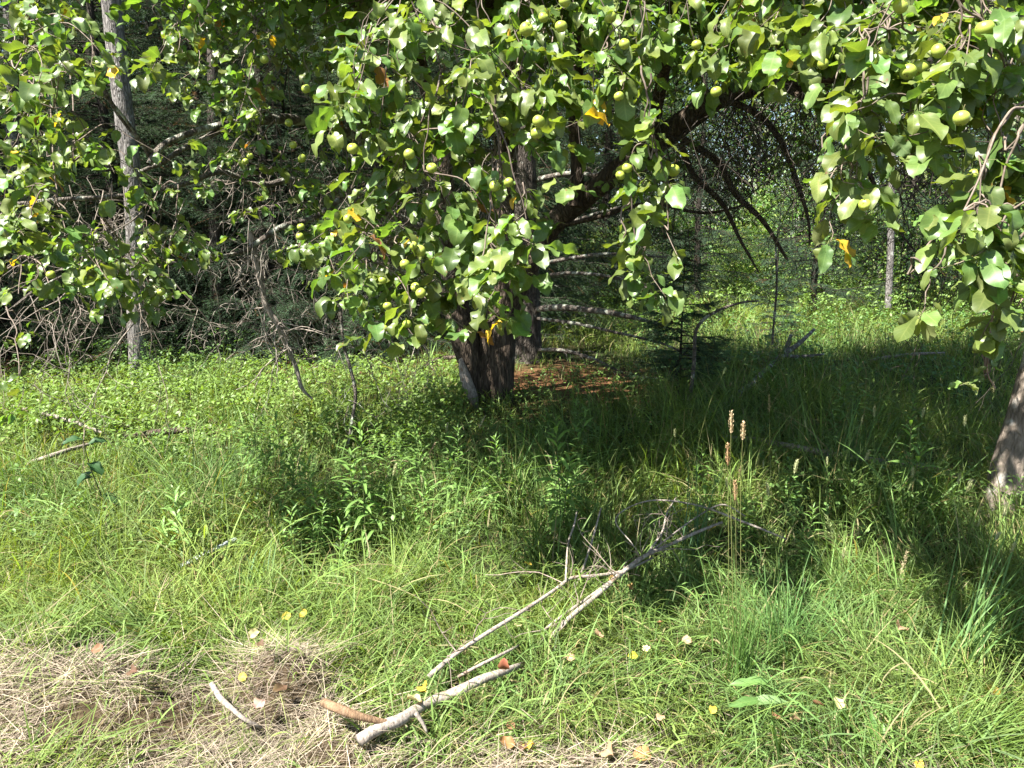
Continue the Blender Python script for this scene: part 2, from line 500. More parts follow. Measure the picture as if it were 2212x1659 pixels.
# ------------------------------------------------------------------ background trees
def conifer(name, label, cat, H, Lmax, z0, nb, group=None, seed=1, col=(.030, .055, .022), dens=1.0, trunk_r=.12, ndl=.035, nw=.005, droop=.25, mat=None):
    r = np.random.default_rng(seed)
    root = thing(name, label, cat, (0, 0, 0), group)
    tb = MB()
    K = 24
    zz = np.linspace(-.1, H, K)
    cxy = np.stack([.04 * np.sin(zz * 1.1 + seed), .04 * np.cos(zz * .9 + seed)], -1) * (H / 8)
    P = np.concatenate([cxy, zz[:, None]], 1)
    tubes(tb, P, trunk_r * (1 - .93 * np.clip(zz / H, 0, 1)) * (1 + .35 * np.exp(-np.clip(zz, 0, 9) * 5)), 12, (.1, .08, .06), barkdisp(.12, 12, seed))
    # boughs
    bp, br = [], []
    axes = []
    for i in range(nb):
        f = (i + r.random()) / nb
        z = z0 + (H - z0) * f ** 1.15
        L = Lmax * (1 - .92 * ((z - z0) / (H - z0))) * r.uniform(.6, 1.1) + .06
        az = r.uniform(0, 6.283)
        n = 7
        t = np.linspace(0, 1, n)
        dr = droop * r.uniform(.3, 1.7)
        rise = r.uniform(-.05, .35)
        rr = L * t
        hz = z + L * (rise * t - dr * t ** 2 + .12 * t ** 4)
        wob = np.cumsum(r.normal(0, .05, n)) * L * .5
        A = np.stack([np.cos(az) * rr - np.sin(az) * wob, np.sin(az) * rr + np.cos(az) * wob, hz], -1)
        axes.append((A, L)); bp.append(A); br.append((.004 + .010 * L) * (1 - .85 * t))
    tubes(tb, np.array(bp), np.array(br), 4, (.09, .07, .055))
    # twiglets with needles
    TS, TD, TL = [], [], []
    for A, L in axes:
        m = max(4, int(L * 26 * dens))
        u = r.uniform(.12, 1, m) ** .8
        k = np.clip((u * 6).astype(int), 0, 5); fr = (u * 6 - k)[:, None]
        p = A[k] * (1 - fr) + A[k + 1] * fr
        tang = nrmz(A[k + 1] - A[k])
        side = nrmz(np.cross(tang, [0, 0, 1.0])) * r.choice([-1, 1], m)[:, None]
        dd = nrmz(tang * .75 + side * r.uniform(.4, 1.0, (m, 1)) + np.array([0, 0, -1]) * r.uniform(-.1, .45, (m, 1)))
        ll = L * (.16 + .28 * (1 - u)) * r.uniform(.6, 1.3, m) + .05
        TS.append(p); TD.append(dd); TL.append(ll)
        TS.append(A[-1:]); TD.append(nrmz(A[-1:] - A[-2:-1])); TL.append(np.array([.1]))
    TS = np.concatenate(TS); TD = np.concatenate(TD); TL = np.concatenate(TL)
    M = len(TS)
    t3 = np.linspace(0, 1, 3)
    sag = np.stack([np.zeros(3), np.zeros(3), -.18 * t3 ** 2], -1)
    TP = TS[:, None] + TD[:, None] * (TL[:, None] * t3)[..., None] + sag[None] * TL[:, None, None]
    tubes(tb, TP, np.tile(np.array([.0022, .0016, .0008]), (M, 1)), 3, (.04, .036, .026))
    tb.build('trunk', M_CONWOOD, root)
    npn = np.maximum(6, (TL / .008 * dens).astype(int))
    ii = np.repeat(np.arange(M), npn)
    u = r.uniform(0.02, 1.05, len(ii))
    p = TS[ii] + TD[ii] * (TL[ii] * u)[:, None]; p[:, 2] -= .18 * u ** 2 * TL[ii]
    rnd = nrmz(np.cross(TD[ii], r.normal(size=(len(ii), 3))))
    flat = rnd * np.array([1, 1, .55])
    nd_ = nrmz(TD[ii] * .7 + flat)
    ln = ndl * r.uniform(.6, 1.2, len(ii))
    wv = nrmz(np.cross(nd_, r.normal(size=nd_.shape))) * nw / 2
    V = np.stack([p - wv, p + wv, p + nd_ * ln[:, None]], 1)
    T = np.arange(len(ii) * 3).reshape(-1, 3)
    c = np.array(col)[None] * r.uniform(.6, 1.5, (len(ii), 1)) * np.array([1, 1, 1])
    tone = r.uniform(.7, 1.4, M)[ii][:, None]
    c = c * tone
    dead = (r.random(M) < .03)[ii][:, None]
    c = np.where(dead, np.array([.13, .07, .03]), c)
    nb_ = MB(); nb_.add(V, None, T, C=np.repeat(c, 3, 0))
    nb_.build('crown', mat or M_NEEDLE, root, smooth=False)
    return root

def leafy(name, label, cat, H, Wd, n, size, group=None, seed=1, col=(.055, .10, .025), z0=.3, trunk_r=.1, nclump=40):
    r = np.random.default_rng(seed)
    root = thing(name, label, cat, (0, 0, 0), group)
    tb = MB()
    zz = np.linspace(-.1, H * .85, 14)
    P = np.stack([.05 * np.sin(zz + seed) * H / 5, .05 * np.cos(zz * .8 + seed) * H / 5, zz], -1)
    tubes(tb, P, trunk_r * (1 - .85 * zz / H), 10, (.12, .1, .08), barkdisp(.1, 12, seed))
    f = r.random(nclump) ** .8
    cz = z0 + (H - z0) * f
    rad = Wd * np.sqrt(np.clip(1 - (2 * f - .85) ** 2 / 1.4, .05, 1)) * r.uniform(.25, 1, nclump)
    aa = r.uniform(0, 6.28, nclump)
    cc = np.stack([np.cos(aa) * rad, np.sin(aa) * rad, cz], -1)
    st = np.stack([0 * cz, 0 * cz, np.maximum(.1, cz - rad * .9)], -1)
    t = np.linspace(0, 1, 6)[None, :, None]
    BP = st[:, None] * (1 - t) + cc[:, None] * t + r.normal(0, .05, (nclump, 6, 3)) * t * rad[:, None, None]
    tubes(tb, BP, np.tile(np.linspace(.022, .004, 6), (nclump, 1)) * H / 4, 5, (.12, .1, .08))
    tb.build('trunk', M_LIMB, root)
    ci = r.integers(0, nclump, n)
    sg = r.uniform(.5, 1.1, nclump)[ci][:, None] * Wd * .34
    p = cc[ci] + r.normal(size=(n, 3)) * sg * np.array([1, 1, .6])
    p[:, 2] = np.maximum(p[:, 2], .05)
    d = nrmz(r.normal(size=(n, 3)) + np.array([0, 0, -.5]))
    nr = nrmz(r.normal(size=(n, 3)) * .7 + np.array([0, 0, 1.0]))
    L = size * r.uniform(.6, 1.3, n)
    c = np.array(col)[None] * r.uniform(.65, 1.5, (n, 1)) * r.uniform(.75, 1.3, nclump)[ci][:, None]
    c[:, 0] *= r.uniform(.8, 1.5, n)
    lb = MB()
    b = nrmz(np.cross(d, nr)) * (L * .3)[:, None]
    V = np.stack([p, p + d * (L * .45)[:, None] + b, p + d * L[:, None], p + d * (L * .45)[:, None] - b], 1)
    lb.add(V, np.arange(n * 4).reshape(-1, 4), C=np.repeat(c, 4, 0))
    lb.build('crown', M_FARLEAF, root, smooth=False)
    return root

def place(protos, used, spots, group, labels=None):
    for i, (x, y, k, s, rz) in enumerate(spots):
        o = protos[k]
        z = float(gz(x, y)) if abs(x) < 60 else 0
        lab = labels[i] if labels else None
        if k not in used:
            used.add(k)
            o.location = (x, y, z); o.rotation_euler = (0, 0, rz); o.scale = (s, s, s)
            if lab: o['label'] = lab
            o['group'] = group
        else:
            q = dup(o, (x, y, z), rz, s, lab)
            q['group'] = group

CL = 'dark conifer with drooping boughs in the shaded wood behind the grey trunk'
cons = [conifer('conifer', CL, 'conifer', 9.5, 2.3, .25, 190, None, 11, (.040, .075, .030)),
        conifer('conifer', CL, 'conifer', 8.0, 1.9, .15, 180, None, 12, (.034, .066, .032)),
        conifer('conifer', CL, 'conifer', 11.0, 2.6, .9, 180, None, 13, (.042, .078, .036), ndl=.055, nw=.003)]
CSP = [(-3.1, 9.9, 1, .75, 2.0), (-1.7, 10.4, 0, .7, 4.0), (-5.0, 9.9, 0, .75, .8), (-7.3, 7.2, 1, 1.0, 2.6), (-4.1, 10.6, 1, .9, 5.0), (-.2, 11.6, 0, .8, 1.6), (-6.6, 10.2, 0, 1, .3), (-4.9, 11.6, 1, 1.05, 1.2), (-3.3, 11.2, 2, 1, 2.2), (-2.0, 12.6, 0, 1.1, 3.3), (-5.9, 13.6, 2, 1.1, .7), (-7.9, 12.2, 1, 1.1, 5.1),  # a few stand out of frame at left, added to shade the wood
       (-.7, 13.8, 1, 1.2, 4.1), (-3.9, 14.8, 0, 1.2, 5.2), (-1.9, 15.6, 2, 1.1, .2), (-7.6, 15.8, 0, 1.2, 2.9), (-9.4, 10.0, 2, 1.2, 1.9), (-10.5, 13.5, 0, 1.3, 4.4),
       (-4.6, 21, 2, 1.7, 1.0), (-8, 22, 0, 2.0, 1.4), (-12, 20, 0, 2.0, 2.2), (-1.4, 21.5, 0, 1.7, 2.0), (-13, 10, 2, 1.4, .4), (-5.6, 17.5, 1, 1.5, 3.0), (-2.9, 18.5, 0, 1.4, 1.0), (-9.3, 18.0, 2, 1.3, 2.0), (.3, 17.5, 2, 1.25, 3.7), (-8.2, 8.6, 1, 1.0, .9)]
place(cons, set(), CSP, 'conifers in the shaded wood')

DL = 'leafy green tree at the sunlit far edge of the clearing'
decs = [leafy('leafy_tree', DL, 'tree', 7.5, 2.6, 16000, .10, None, 21, (.075, .135, .034), .6, .12, 60),
        leafy('leafy_tree', DL, 'tree', 6.0, 2.2, 13000, .09, None, 22, (.060, .115, .040), .3, .09, 50)]
DSP = [(3.2, 21.5, 0, 1.1, 0), (6.2, 20.0, 1, 1.2, 1), (9.3, 18.2, 0, 1.1, 2), (1.0, 24.5, 0, 1.3, 3), (5.0, 25.5, 0, 1.4, 4), (12.5, 17.0, 1, 1.4, 5),
       (9.0, 24.5, 0, 1.4, .5), (14.0, 22.5, 0, 1.4, 1.5), (-1.6, 23.0, 1, 1.6, 2.5), (17.5, 19.5, 0, 1.3, 4.5), (12.0, 29, 0, 1.7, 3.5), (3.0, 31, 0, 1.8, 5.5), (-6, 28, 0, 1.8, .3), (20, 28, 0, 1.9, 2.2), (-14, 26, 0, 1.9, 3), (-3.5, 24.5, 0, 1.8, 1), (-9, 24.5, 0, 1.9, 2), (-11.5, 22, 1, 2.1, 4), (-6.2, 22.5, 1, 2.1, 5), (-17, 20, 0, 1.9, 1)]
place(decs, set(), DSP, 'leafy trees beyond the clearing')
PL = 'tall conifer among the leafy trees beyond the clearing'
pin = conifer('tall_conifer', PL, 'conifer', 10.5, 2.1, .8, 130, None, 31, (.040, .075, .040))
place([pin], set(), [(2.0, 17.0, 0, 1.0, 1), (7.8, 15.4, 0, .9, 2.4), (3.7, 15.6, 0, .62, 4), (10.6, 13.4, 0, .8, .9), (5.7, 14.6, 0, .55, 2), (4.6, 23.0, 0, 1.4, 3.1), (11.0, 21.5, 0, 1.4, 4.6), (15.5, 17.2, 0, 1.3, 5), (.8, 28, 0, 1.8, .5)], 'conifers beyond the clearing')
SL = 'low leafy shrub in front of the far trees at the edge of the clearing'
shr = [leafy('leafy_shrub', SL, 'shrub', 1.5, .9, 5000, .065, None, 41, (.115, .20, .045), .05, .02, 26),
       leafy('leafy_shrub', SL, 'shrub', 2.2, 1.0, 6000, .07, None, 42, (.10, .19, .045), .05, .025, 30)]
SSP = [(1.9, 16.8, 0, 1.0, 0), (3.6, 18.2, 1, 1, 1), (5.4, 17.2, 0, 1.1, 2), (7.2, 15.3, 1, 1, 3), (8.9, 14.4, 0, 1.1, 4), (10.4, 15.0, 1, 1.1, 5), (.9, 18.6, 1, 1.1, 2), (6.3, 18.4, 1, 1.2, 5), (11.5, 13.2, 0, 1.2, .5), (4.5, 16.2, 0, .8, .7)]
place(shr, set(), SSP, 'shrubs along the clearing')

# named trunks of the wood
def trunk_tree(name, label, cat, pts, mat, sides=26, amp=.1, fr=16, seed=3, boughs=(), crown=None, flare=1.3):
    p0 = at(*pts[0][:3]); p0[2] = 0
    root = thing(name, label, cat, tuple(p0))
    tb = MB()
    limb(tb, pts, sides, None, amp, seed=seed, fr=fr)
    tr = tb.build('trunk', mat, root)
    for b in boughs:
        lb = MB(); limb(lb, b, 8, None, .06, seed=seed + 5)
        P = np.array([at(q[0], q[1], q[2]) for q in b])
        lst = []
        for _ in range(9):
            k = random.randint(1, len(P) - 1)
            u = random.random()
            grow(lst, P[k - 1] * (1 - u) + P[k] * u, nrmz(P[-1] - P[0]) + rng.normal(0, .5, 3), random.uniform(.15, .5), .004, 1, -.1)
        emit(lb, lst, (.10, .085, .075))
        lb.build('dead_bough', M_LIMB, root)
    return root

# recursive twig growth : list of (pts(6,3), r0, r1)
def grow(lst, p, d, L, r, lev, grav=-.25, wob=.22, nch=(2, 5)):
    n = 7
    d = nrmz(np.asarray(d, float))
    pts = [np.asarray(p, float)]
    for i in range(n - 1):
        d = nrmz(d + rng.normal(0, wob, 3) + np.array([0, 0, grav * .3]))
        pts.append(pts[-1] + d * L / (n - 1))
    pts = np.array(pts)
    lst.append((pts, r, r * .35))
    if lev > 0:
        for _ in range(rng.integers(*nch)):
            k = rng.integers(1, n)
            dd = nrmz(d * .5 + rng.normal(0, .75, 3))
            grow(lst, pts[k], dd, L * rng.uniform(.3, .65), r * .6, lev - 1, grav, wob, nch)

def emit(mb, lst, C, sides=4, var=.35):
    P = np.array([l[0] for l in lst])
    R = np.array([np.linspace(l[1], l[2], 7) for l in lst])
    c = np.array(C)[None] * rng.uniform(1 - var, 1 + var, (len(lst), 1))
    tubes(mb, P, R, sides, c)

trunk_tree('grey_tree', 'tall pale grey trunk standing among dark conifers, sunlit on one flank', 'tree',
           [(303, 850, 8.5, 50), (299, 790, 8.5, 38), (292, 640, 8.5, 35), (290, 480, 8.5, 34), (282, 350, 8.5, 35), (268, 250, 8.5, 36), (255, 130, 8.5, 36), (240, 0, 8.5, 37), (228, -120, 8.5, 35), (215, -500, 8.5, 28), (210, -1100, 8.5, 14)],
           M_GREYBARK, 30, .10, 26, 5)
trunk_tree('shaded_grey_tree', 'dim grey trunk half hidden by leaves behind the brighter grey trunk', 'tree',
           [(40, 830, 10.2, 34), (34, 600, 10.2, 28), (28, 300, 10.2, 27), (24, 50, 10.2, 27), (20, -200, 10.2, 24), (18, -700, 10.2, 12)], M_GREYBARK, 20, .09, 24, 6)
trunk_tree('dark_trunk_tree', 'dark slim trunk in the deep shade behind the bare dead limb', 'tree',
           [(482, 800, 10.0, 36), (474, 700, 10.0, 29), (468, 560, 10.0, 27), (462, 300, 10.0, 25), (460, 0, 10, 22), (458, -400, 10, 14)], M_PINEBARK, 20, .1, 18, 7)
trunk_tree('pine_tree', 'rough dark pine trunk standing close behind the apple tree trunk', 'tree',
           [(1138, 800, 9.7, 86), (1136, 760, 9.7, 72), (1134, 690, 9.7, 64), (1132, 560, 9.7, 60), (1128, 400, 9.7, 56), (1122, 200, 9.7, 52), (1115, 0, 9.7, 48), (1105, -400, 9.7, 38), (1100, -900, 9.7, 16)],
           M_PINEBARK, 34, .12, 16, 8,
           boughs=[[(1158, 668, 9.6, 15), (1210, 664, 9.3, 14), (1290, 672, 8.9, 12), (1360, 684, 8.6, 10), (1430, 702, 8.4, 5)],
                   [(1158, 688, 9.6, 8), (1240, 698, 9.2, 7), (1330, 718, 8.8, 6), (1430, 742, 8.4, 5), (1500, 775, 8.1, 3)],
                   [(1158, 756, 9.6, 8), (1215, 757, 9.3, 8), (1280, 775, 9.0, 7), (1345, 805, 8.8, 5)],
                   [(1155, 575, 9.7, 9), (1220, 560, 9.4, 8), (1320, 548, 9.1, 6), (1440, 556, 8.9, 4)],
                   [(1155, 600, 9.7, 8), (1230, 590, 9.4, 7), (1330, 600, 9.1, 6), (1450, 640, 8.9, 3)],
                   [(1152, 500, 9.7, 9), (1230, 480, 9.5, 7), (1330, 450, 9.3, 6), (1430, 440, 9.1, 4)],
                   [(1150, 390, 9.7, 12), (1230, 375, 9.5, 10), (1330, 378, 9.3, 8), (1470, 350, 9.1, 5)]])
trunk_tree('slim_grey_tree', 'slim straight grey trunk far back where the clearing meets the trees', 'tree',
           [(1918, 665, 13.5, 14), (1921, 610, 13.5, 13), (1925, 500, 13.5, 13), (1930, 200, 13.5, 12), (1935, -100, 13.5, 9)], M_GREYBARK, 14, .08, 24, 9)

s1 = conifer('young_spruce', 'young dark spruce with level boughs rising from the shaded grass', 'spruce', 1.62, .52, .12, 62, None, 51, (.065, .120, .055), 2.6, .018, .026, .0042, .08)
g = gpt(1465, 850); s1.location = g
s2 = conifer('thin_spruce', 'thin sparse spruce sapling behind the brush pile', 'spruce', 2.3, .42, .1, 60, None, 52, (.050, .095, .048), 2.2, .02, .026, .0042, .15)
g = gpt(1668, 742); s2.location = g
s3 = conifer('low_spruce_seedling', 'low spruce seedling in deep shade left of the apple trunk', 'spruce', .75, .5, .05, 36, None, 53, (.055, .105, .045), 2.4, .012, .026, .0042, .1)
g = gpt(790, 800); s3.location = g

# ------------------------------------------------------------------ apple trees
def sprays(mbL, mbT, blobs, branchC=(.16, .13, .11), leafc=(.078, .150, .038), hi=True):
    """hanging leafy twigs: blobs = (cx,cy,rx,ry,Y0,Y1,n,scale,(src px,py,Y),camface)"""
    PB, PD, PN, PL, PW, PC, PCU, PFO = [], [], [], [], [], [], [], []
    pet_a, pet_b = [], []
    for (cx, cy_, rx, ry, Y0, Y1, n, sc, src, face) in blobs:
        S = at(*src)
        # carrying branches
        nbk = max(2, int(n / 9))
        nodes = []
        for i in range(nbk):
            a = rng.uniform(0, 6.28); q = math.sqrt(rng.random()) * .85
            E = at(cx + rx * q * math.cos(a), cy_ + ry * q * math.sin(a) - .25 * ry, rng.uniform(Y0, Y1))
            dl = min(1.0, np.linalg.norm(E - S) / 1.2); mid = S * .5 + E * .5 + np.array([0, 0, (.10 + .12 * rng.random()) * dl]) + rng.normal(0, .07, 3) * dl
            A = catmull([S + rng.normal(0, .02, 3), mid, E], 9)
            A[1:] += np.cumsum(rng.normal(0, .008, (8, 3)), 0)
            tubes(mbT, catmull(A, 20), np.linspace(.0030 + .0026 * dl, .0020, 20), 6, np.array(branchC) * rng.uniform(.7, 1.3))
            nodes.append(A[3:])
        nodes = np.concatenate(nodes)
        for i in range(n):
            a = rng.uniform(0, 6.28); q = math.sqrt(rng.random())
            E = at(cx + rx * q * math.cos(a), cy_ + ry * q * math.sin(a), rng.uniform(Y0, Y1))
            k = np.argmin(((nodes - E) ** 2).sum(1) + .6 * np.maximum(0, E[2] - nodes[:, 2]) ** 2)
            A0 = nodes[k]
            L = rng.uniform(.10, .27) * min(1.0, E[1] / 3.0)
            m = catmull([A0, A0 * .45 + E * .55 + np.array([0, 0, .06]), E, E + nrmz(np.array([rng.normal(0, .9), rng.normal(-.2, .6), -.7])) * L], 9)
            m[1:-1] += rng.normal(0, .005, (7, 3))
            tubes(mbT, catmull(m, 17), np.linspace(.0028, .0011, 17), 4, np.array(branchC) * rng.uniform(.7, 1.5))
            nl = rng.integers(8, 15)
            u = np.concatenate([rng.uniform(.35, 1, nl - 4), rng.uniform(.93, 1, 4)]) * 8
            kk = np.clip(u.astype(int), 0, 7); fr = (u - kk)[:, None]
            p = m[kk] * (1 - fr) + m[kk + 1] * fr
            hd = rng.normal(size=(nl, 3)) * np.array([1, 1, .25]) + np.array([0, -face, 0])
            hd = nrmz(hd)
            pd = nrmz(hd + np.array([0, 0, .15]))
            pl = rng.uniform(.012, .034, nl) * sc
            pb = p + pd * pl[:, None]
            pet_a.append(p); pet_b.append(pb)
            drp = rng.uniform(.25, 1.5, nl)
            dd = nrmz(hd + np.array([0, 0, -1]) * drp[:, None])
            nn = np.array([0, 0, 1.0]) + hd * .35 + rng.normal(0, .38, (nl, 3))
            LL = sc * rng.uniform(.038, .098, nl); WW = LL * rng.uniform(.42, .68, nl)
            PB.append(pb); PD.append(dd); PN.append(nn); PL.append(LL); PW.append(WW)
            c = np.array(leafc)[None] * rng.uniform(.65, 1.45, (nl, 1))
            c[:, 0] *= rng.uniform(.95, 1.55, nl)
            yl = rng.random(nl)
            c = np.where((yl < .007)[:, None], np.array([.48, .30, .03]), c)
            c = np.where(((yl > .007) & (yl < .010))[:, None], np.array([.22, .10, .035]), c)
            PC.append(c); PCU.append(rng.normal(.35, .7, nl)); PFO.append(rng.uniform(.05, .5, nl))
    PB = np.concatenate(PB)
    leaves(mbL, PB, np.concatenate(PD), np.concatenate(PN), np.concatenate(PL), np.concatenate(PW), np.concatenate(PC), 10 if hi else 5, 5 if hi else 3,
           np.concatenate(PCU), np.concatenate(PFO), .12, 'apple', .045, .07)
    a = np.concatenate(pet_a); b = np.concatenate(pet_b)
    tubes(mbT, np.stack([a, (a + b) / 2 + np.array([0, 0, .003]), b], 1), np.tile([.0010, .0009, .0008], (len(a), 1)), 3, (.14, .17, .06))

def shade_canopy(mbL, boxes, leafc=(.080, .145, .032)):
    """unseen leaf clusters above the frame, placed to shade the ground: (x0,x1,y0,y1,z0,z1,nclusters)"""
    for (x0, x1, y0, y1, z0, z1, n) in boxes:
        c = np.stack([rng.uniform(x0, x1, n), rng.uniform(y0, y1, n), rng.uniform(z0, z1, n)], -1)
        m = 36
        p = (c[:, None] + rng.normal(0, .16, (n, m, 3))).reshape(-1, 3)
        N = len(p)
        hd = nrmz(rng.normal(size=(N, 3)) * np.array([1, 1, .2]))
        dd = nrmz(hd + np.array([0, 0, -1]) * rng.uniform(.1, 1.1, (N, 1)))
        nn = np.array([0, 0, 1.0]) + rng.normal(0, .35, (N, 3))
        LL = rng.uniform(.06, .105, N)
        leaves(mbL, p, dd, nn, LL, LL * .64, np.array(leafc)[None] * rng.uniform(.7, 1.4, (N, 1)), 5, 3, .5, .25, .05, 'apple', .05)

def tip_up(pts):
    return pts

# ---- main apple tree
b0 = gpt(1050, 890)
T1 = thing('apple_tree', 'old apple tree with thick dark forked trunk and green apples over the grass', 'apple tree', tuple(b0))
tb = MB()
YT = 7.15
limb(tb, [(1056, 905, YT, 96), (1056, 880, YT, 84), (1060, 830, YT, 76), (1066, 770, YT, 72), (1072, 700, YT, 70), (1078, 600, YT, 56), (1085, 480, YT, 46), (1098, 330, YT, 38), (1110, 180, YT, 30), (1115, 0, YT, 24), (1110, -250, YT, 14)], 40, 120, .15, seed=31, fr=15)
limb(tb, [(1036, 905, YT - .05, 52), (1032, 870, YT - .05, 46), (1020, 800, YT - .05, 48), (1000, 720, YT - .05, 56), (985, 650, YT, 52), (970, 540, YT, 46), (962, 420, YT, 40), (945, 280, YT, 34), (905, 130, YT, 28), (870, -60, YT, 20), (850, -300, YT, 10)], 36, 120, .15, seed=35, fr=15)
limb(tb, [(1085, 900, YT - .1, 52), (1083, 850, YT - .1, 50), (1085, 760, YT - .1, 54), (1092, 680, YT - .1, 56), (1120, 610, YT - .2, 52), (1160, 540, YT - .3, 47), (1200, 480, YT - .4, 46), (1265, 425, YT - .6, 45), (1335, 368, YT - .8, 45), (1400, 320, YT - .95, 47), (1490, 255, YT - 1.1, 44), (1560, 208, YT - 1.3, 39), (1640, 187, YT - 1.5, 34), (1740, 180, YT - 1.75, 28), (1850, 152, YT - 2.1, 22), (2000, 105, YT - 2.5, 14), (2130, 60, YT - 2.8, 8)], 30, 140, .13, seed=38, fr=17)
trunk1 = tb.build('trunk', M_BARK, T1)
# bleached scar wood low on the trunk
sb = MB()
limb(sb, [(995, 775, YT - .2, 8), (1001, 800, YT - .24, 20), (1010, 830, YT - .27, 26), (1022, 858, YT - .29, 22), (1030, 885, YT - .28, 8)], 14, 30, .1, seed=40)
so = sb.build('bare_wood_scar', M_STICK, trunk1)
LIMBS = [
 [(1242, 445, 6.5, 30), (1247, 360, 6.5, 25), (1240, 260, 6.45, 23), (1250, 130, 6.4, 21), (1266, 0, 6.3, 18), (1275, -150, 6.1, 12)],
 [(968, 440, 7.1, 30), (880, 350, 6.6, 26), (740, 282, 6.0, 23), (630, 258, 5.5, 20), (560, 262, 5.2, 17), (488, 269, 5.0, 15), (420, 285, 4.85, 13), (365, 306, 4.75, 13), (338, 330, 4.7, 16), (322, 355, 4.65, 12)],
 [(490, 275, 5.0, 12), (430, 305, 4.9, 11), (380, 330, 4.8, 10), (352, 350, 4.75, 10), (300, 372, 4.7, 7)],
 [(335, 335, 4.7, 11), (290, 290, 4.6, 9), (245, 230, 4.5, 9), (205, 160, 4.4, 8), (140, 105, 4.3, 8), (60, 100, 4.2, 7), (-60, 80, 4.1, 5)],
 [(330, 350, 4.7, 8), (280, 270, 4.55, 6), (220, 200, 4.4, 5), (150, 150, 4.2, 4), (60, 160, 4.1, 3)],
 [(960, 520, 7.0, 22), (860, 470, 6.5, 18), (740, 420, 6.0, 16), (640, 390, 5.5, 14), (560, 400, 5.2, 12), (480, 372, 5.0, 10), (400, 397, 4.8, 10), (270, 422, 4.6, 9), (120, 432, 4.4, 9), (0, 443, 4.3, 9), (-120, 430, 4.2, 7)],
 [(735, 430, 6.0, 12), (680, 470, 5.8, 12), (610, 490, 5.6, 12), (555, 525, 5.5, 11), (520, 545, 5.4, 7), (430, 560, 5.1, 6), (333, 573, 4.8, 5), (200, 577, 4.5, 5), (100, 613, 4.3, 4), (30, 663, 4.2, 3)],
 [(1098, 330, 7.1, 30), (1085, 180, 6.2, 26), (1060, 20, 5.2, 22), (1020, -130, 4.2, 18), (980, -170, 3.4, 9), (930, -120, 2.9, 3)],
 [(1400, 320, 6.2, 26), (1440, 120, 5.3, 24), (1460, -60, 4.4, 19), (1440, -170, 3.5, 9), (1400, -130, 2.9, 3)],
 [(905, 130, 7.1, 22), (760, 0, 6.0, 20), (600, -100, 5.0, 16), (420, -130, 4.2, 9), (250, -100, 3.6, 3)],
 [(1560, 210, 5.8, 16), (1640, 250, 5.6, 13), (1690, 310, 5.4, 12), (1720, 390, 5.3, 10), (1745, 470, 5.2, 6), (1750, 530, 5.2, 3)],
 [(1475, 300, 6.0, 14), (1550, 350, 5.9, 13), (1590, 420, 5.8, 12), (1650, 480, 5.7, 10), (1700, 560, 5.6, 6)],
 [(1470, 310, 6.0, 13), (1500, 380, 5.9, 11), (1560, 440, 5.8, 10), (1600, 520, 5.8, 7), (1640, 590, 5.7, 3)],
 [(1690, 185, 5.4, 14), (1780, 240, 5.1, 12), (1840, 300, 5.0, 11), (1880, 380, 4.9, 9), (1930, 480, 4.8, 5), (1990, 560, 4.8, 3)],
 [(1200, 490, 6.7, 10), (1290, 470, 6.5, 9), (1400, 440, 6.3, 8), (1520, 460, 6.1, 6), (1620, 440, 6.0, 4)],
 [(1100, 640, 7.0, 9), (1085, 670, 6.9, 10), (1060, 692, 6.85, 10), (1030, 700, 6.85, 6)],
]
for i, l in enumerate(LIMBS):
    lb = MB(); limb(lb, l, 12, None, .08, seed=60 + i, fr=20)
    lb.build('limb', M_LIMB if i in (1, 2, 3, 4, 5, 6) else M_BARK, T1)
# dead bleached limb hanging down to the grass
lb = MB()
limb(lb, [(540, 500, 5.5, 12), (550, 545, 5.5, 12), (562, 600, 5.5, 13), (575, 660, 5.5, 13), (600, 700, 5.5, 12), (618, 745, 5.55, 11), (640, 795, 5.6, 9), (652, 838, 5.6, 8), (675, 862, 5.62, 4)], 10, None, .08, (.4, .36, .32), 80, 20)
lst = []
DP = [at(*p) for p in ((550, 545, 5.5), (562, 600, 5.5), (575, 660, 5.5), (600, 700, 5.5), (618, 745, 5.55))]
for k in range(26):
    p = DP[rng.integers(0, 5)]
    grow(lst, p + rng.normal(0, .01, 3), np.array([rng.normal(0, .8), rng.normal(-.1, .5), -.5 + rng.normal(0, .4)]), rng.uniform(.2, .55), .0055, 2, -.2, .25, (1, 4))
emit(lb, lst, (.33, .30, .27))
lb.build('dead_limb', M_STICK, T1)['label'] = 'bare bleached dead limb slanting down into the grass'
lb = MB()
limb(lb, [(735, 660, 5.6, 6), (742, 740, 5.6, 7), (758, 800, 5.6, 8), (768, 850, 5.6, 8), (762, 900, 5.6, 7), (750, 970, 5.5, 5)], 8, None, .08, (.3, .3, .3), 84, 20)
lst = []
for k in range(10):
    grow(lst, at(rng.uniform(740, 768), rng.uniform(720, 900), 5.6), np.array([rng.normal(0, 1), rng.normal(0, .4), -.2]), rng.uniform(.15, .4), .003, 1)
emit(lb, lst, (.13, .12, .10))
lb.build('dead_limb', M_LIMB, T1)['label'] = 'thin lichen-spotted dead limb standing in the grass before the trunk'

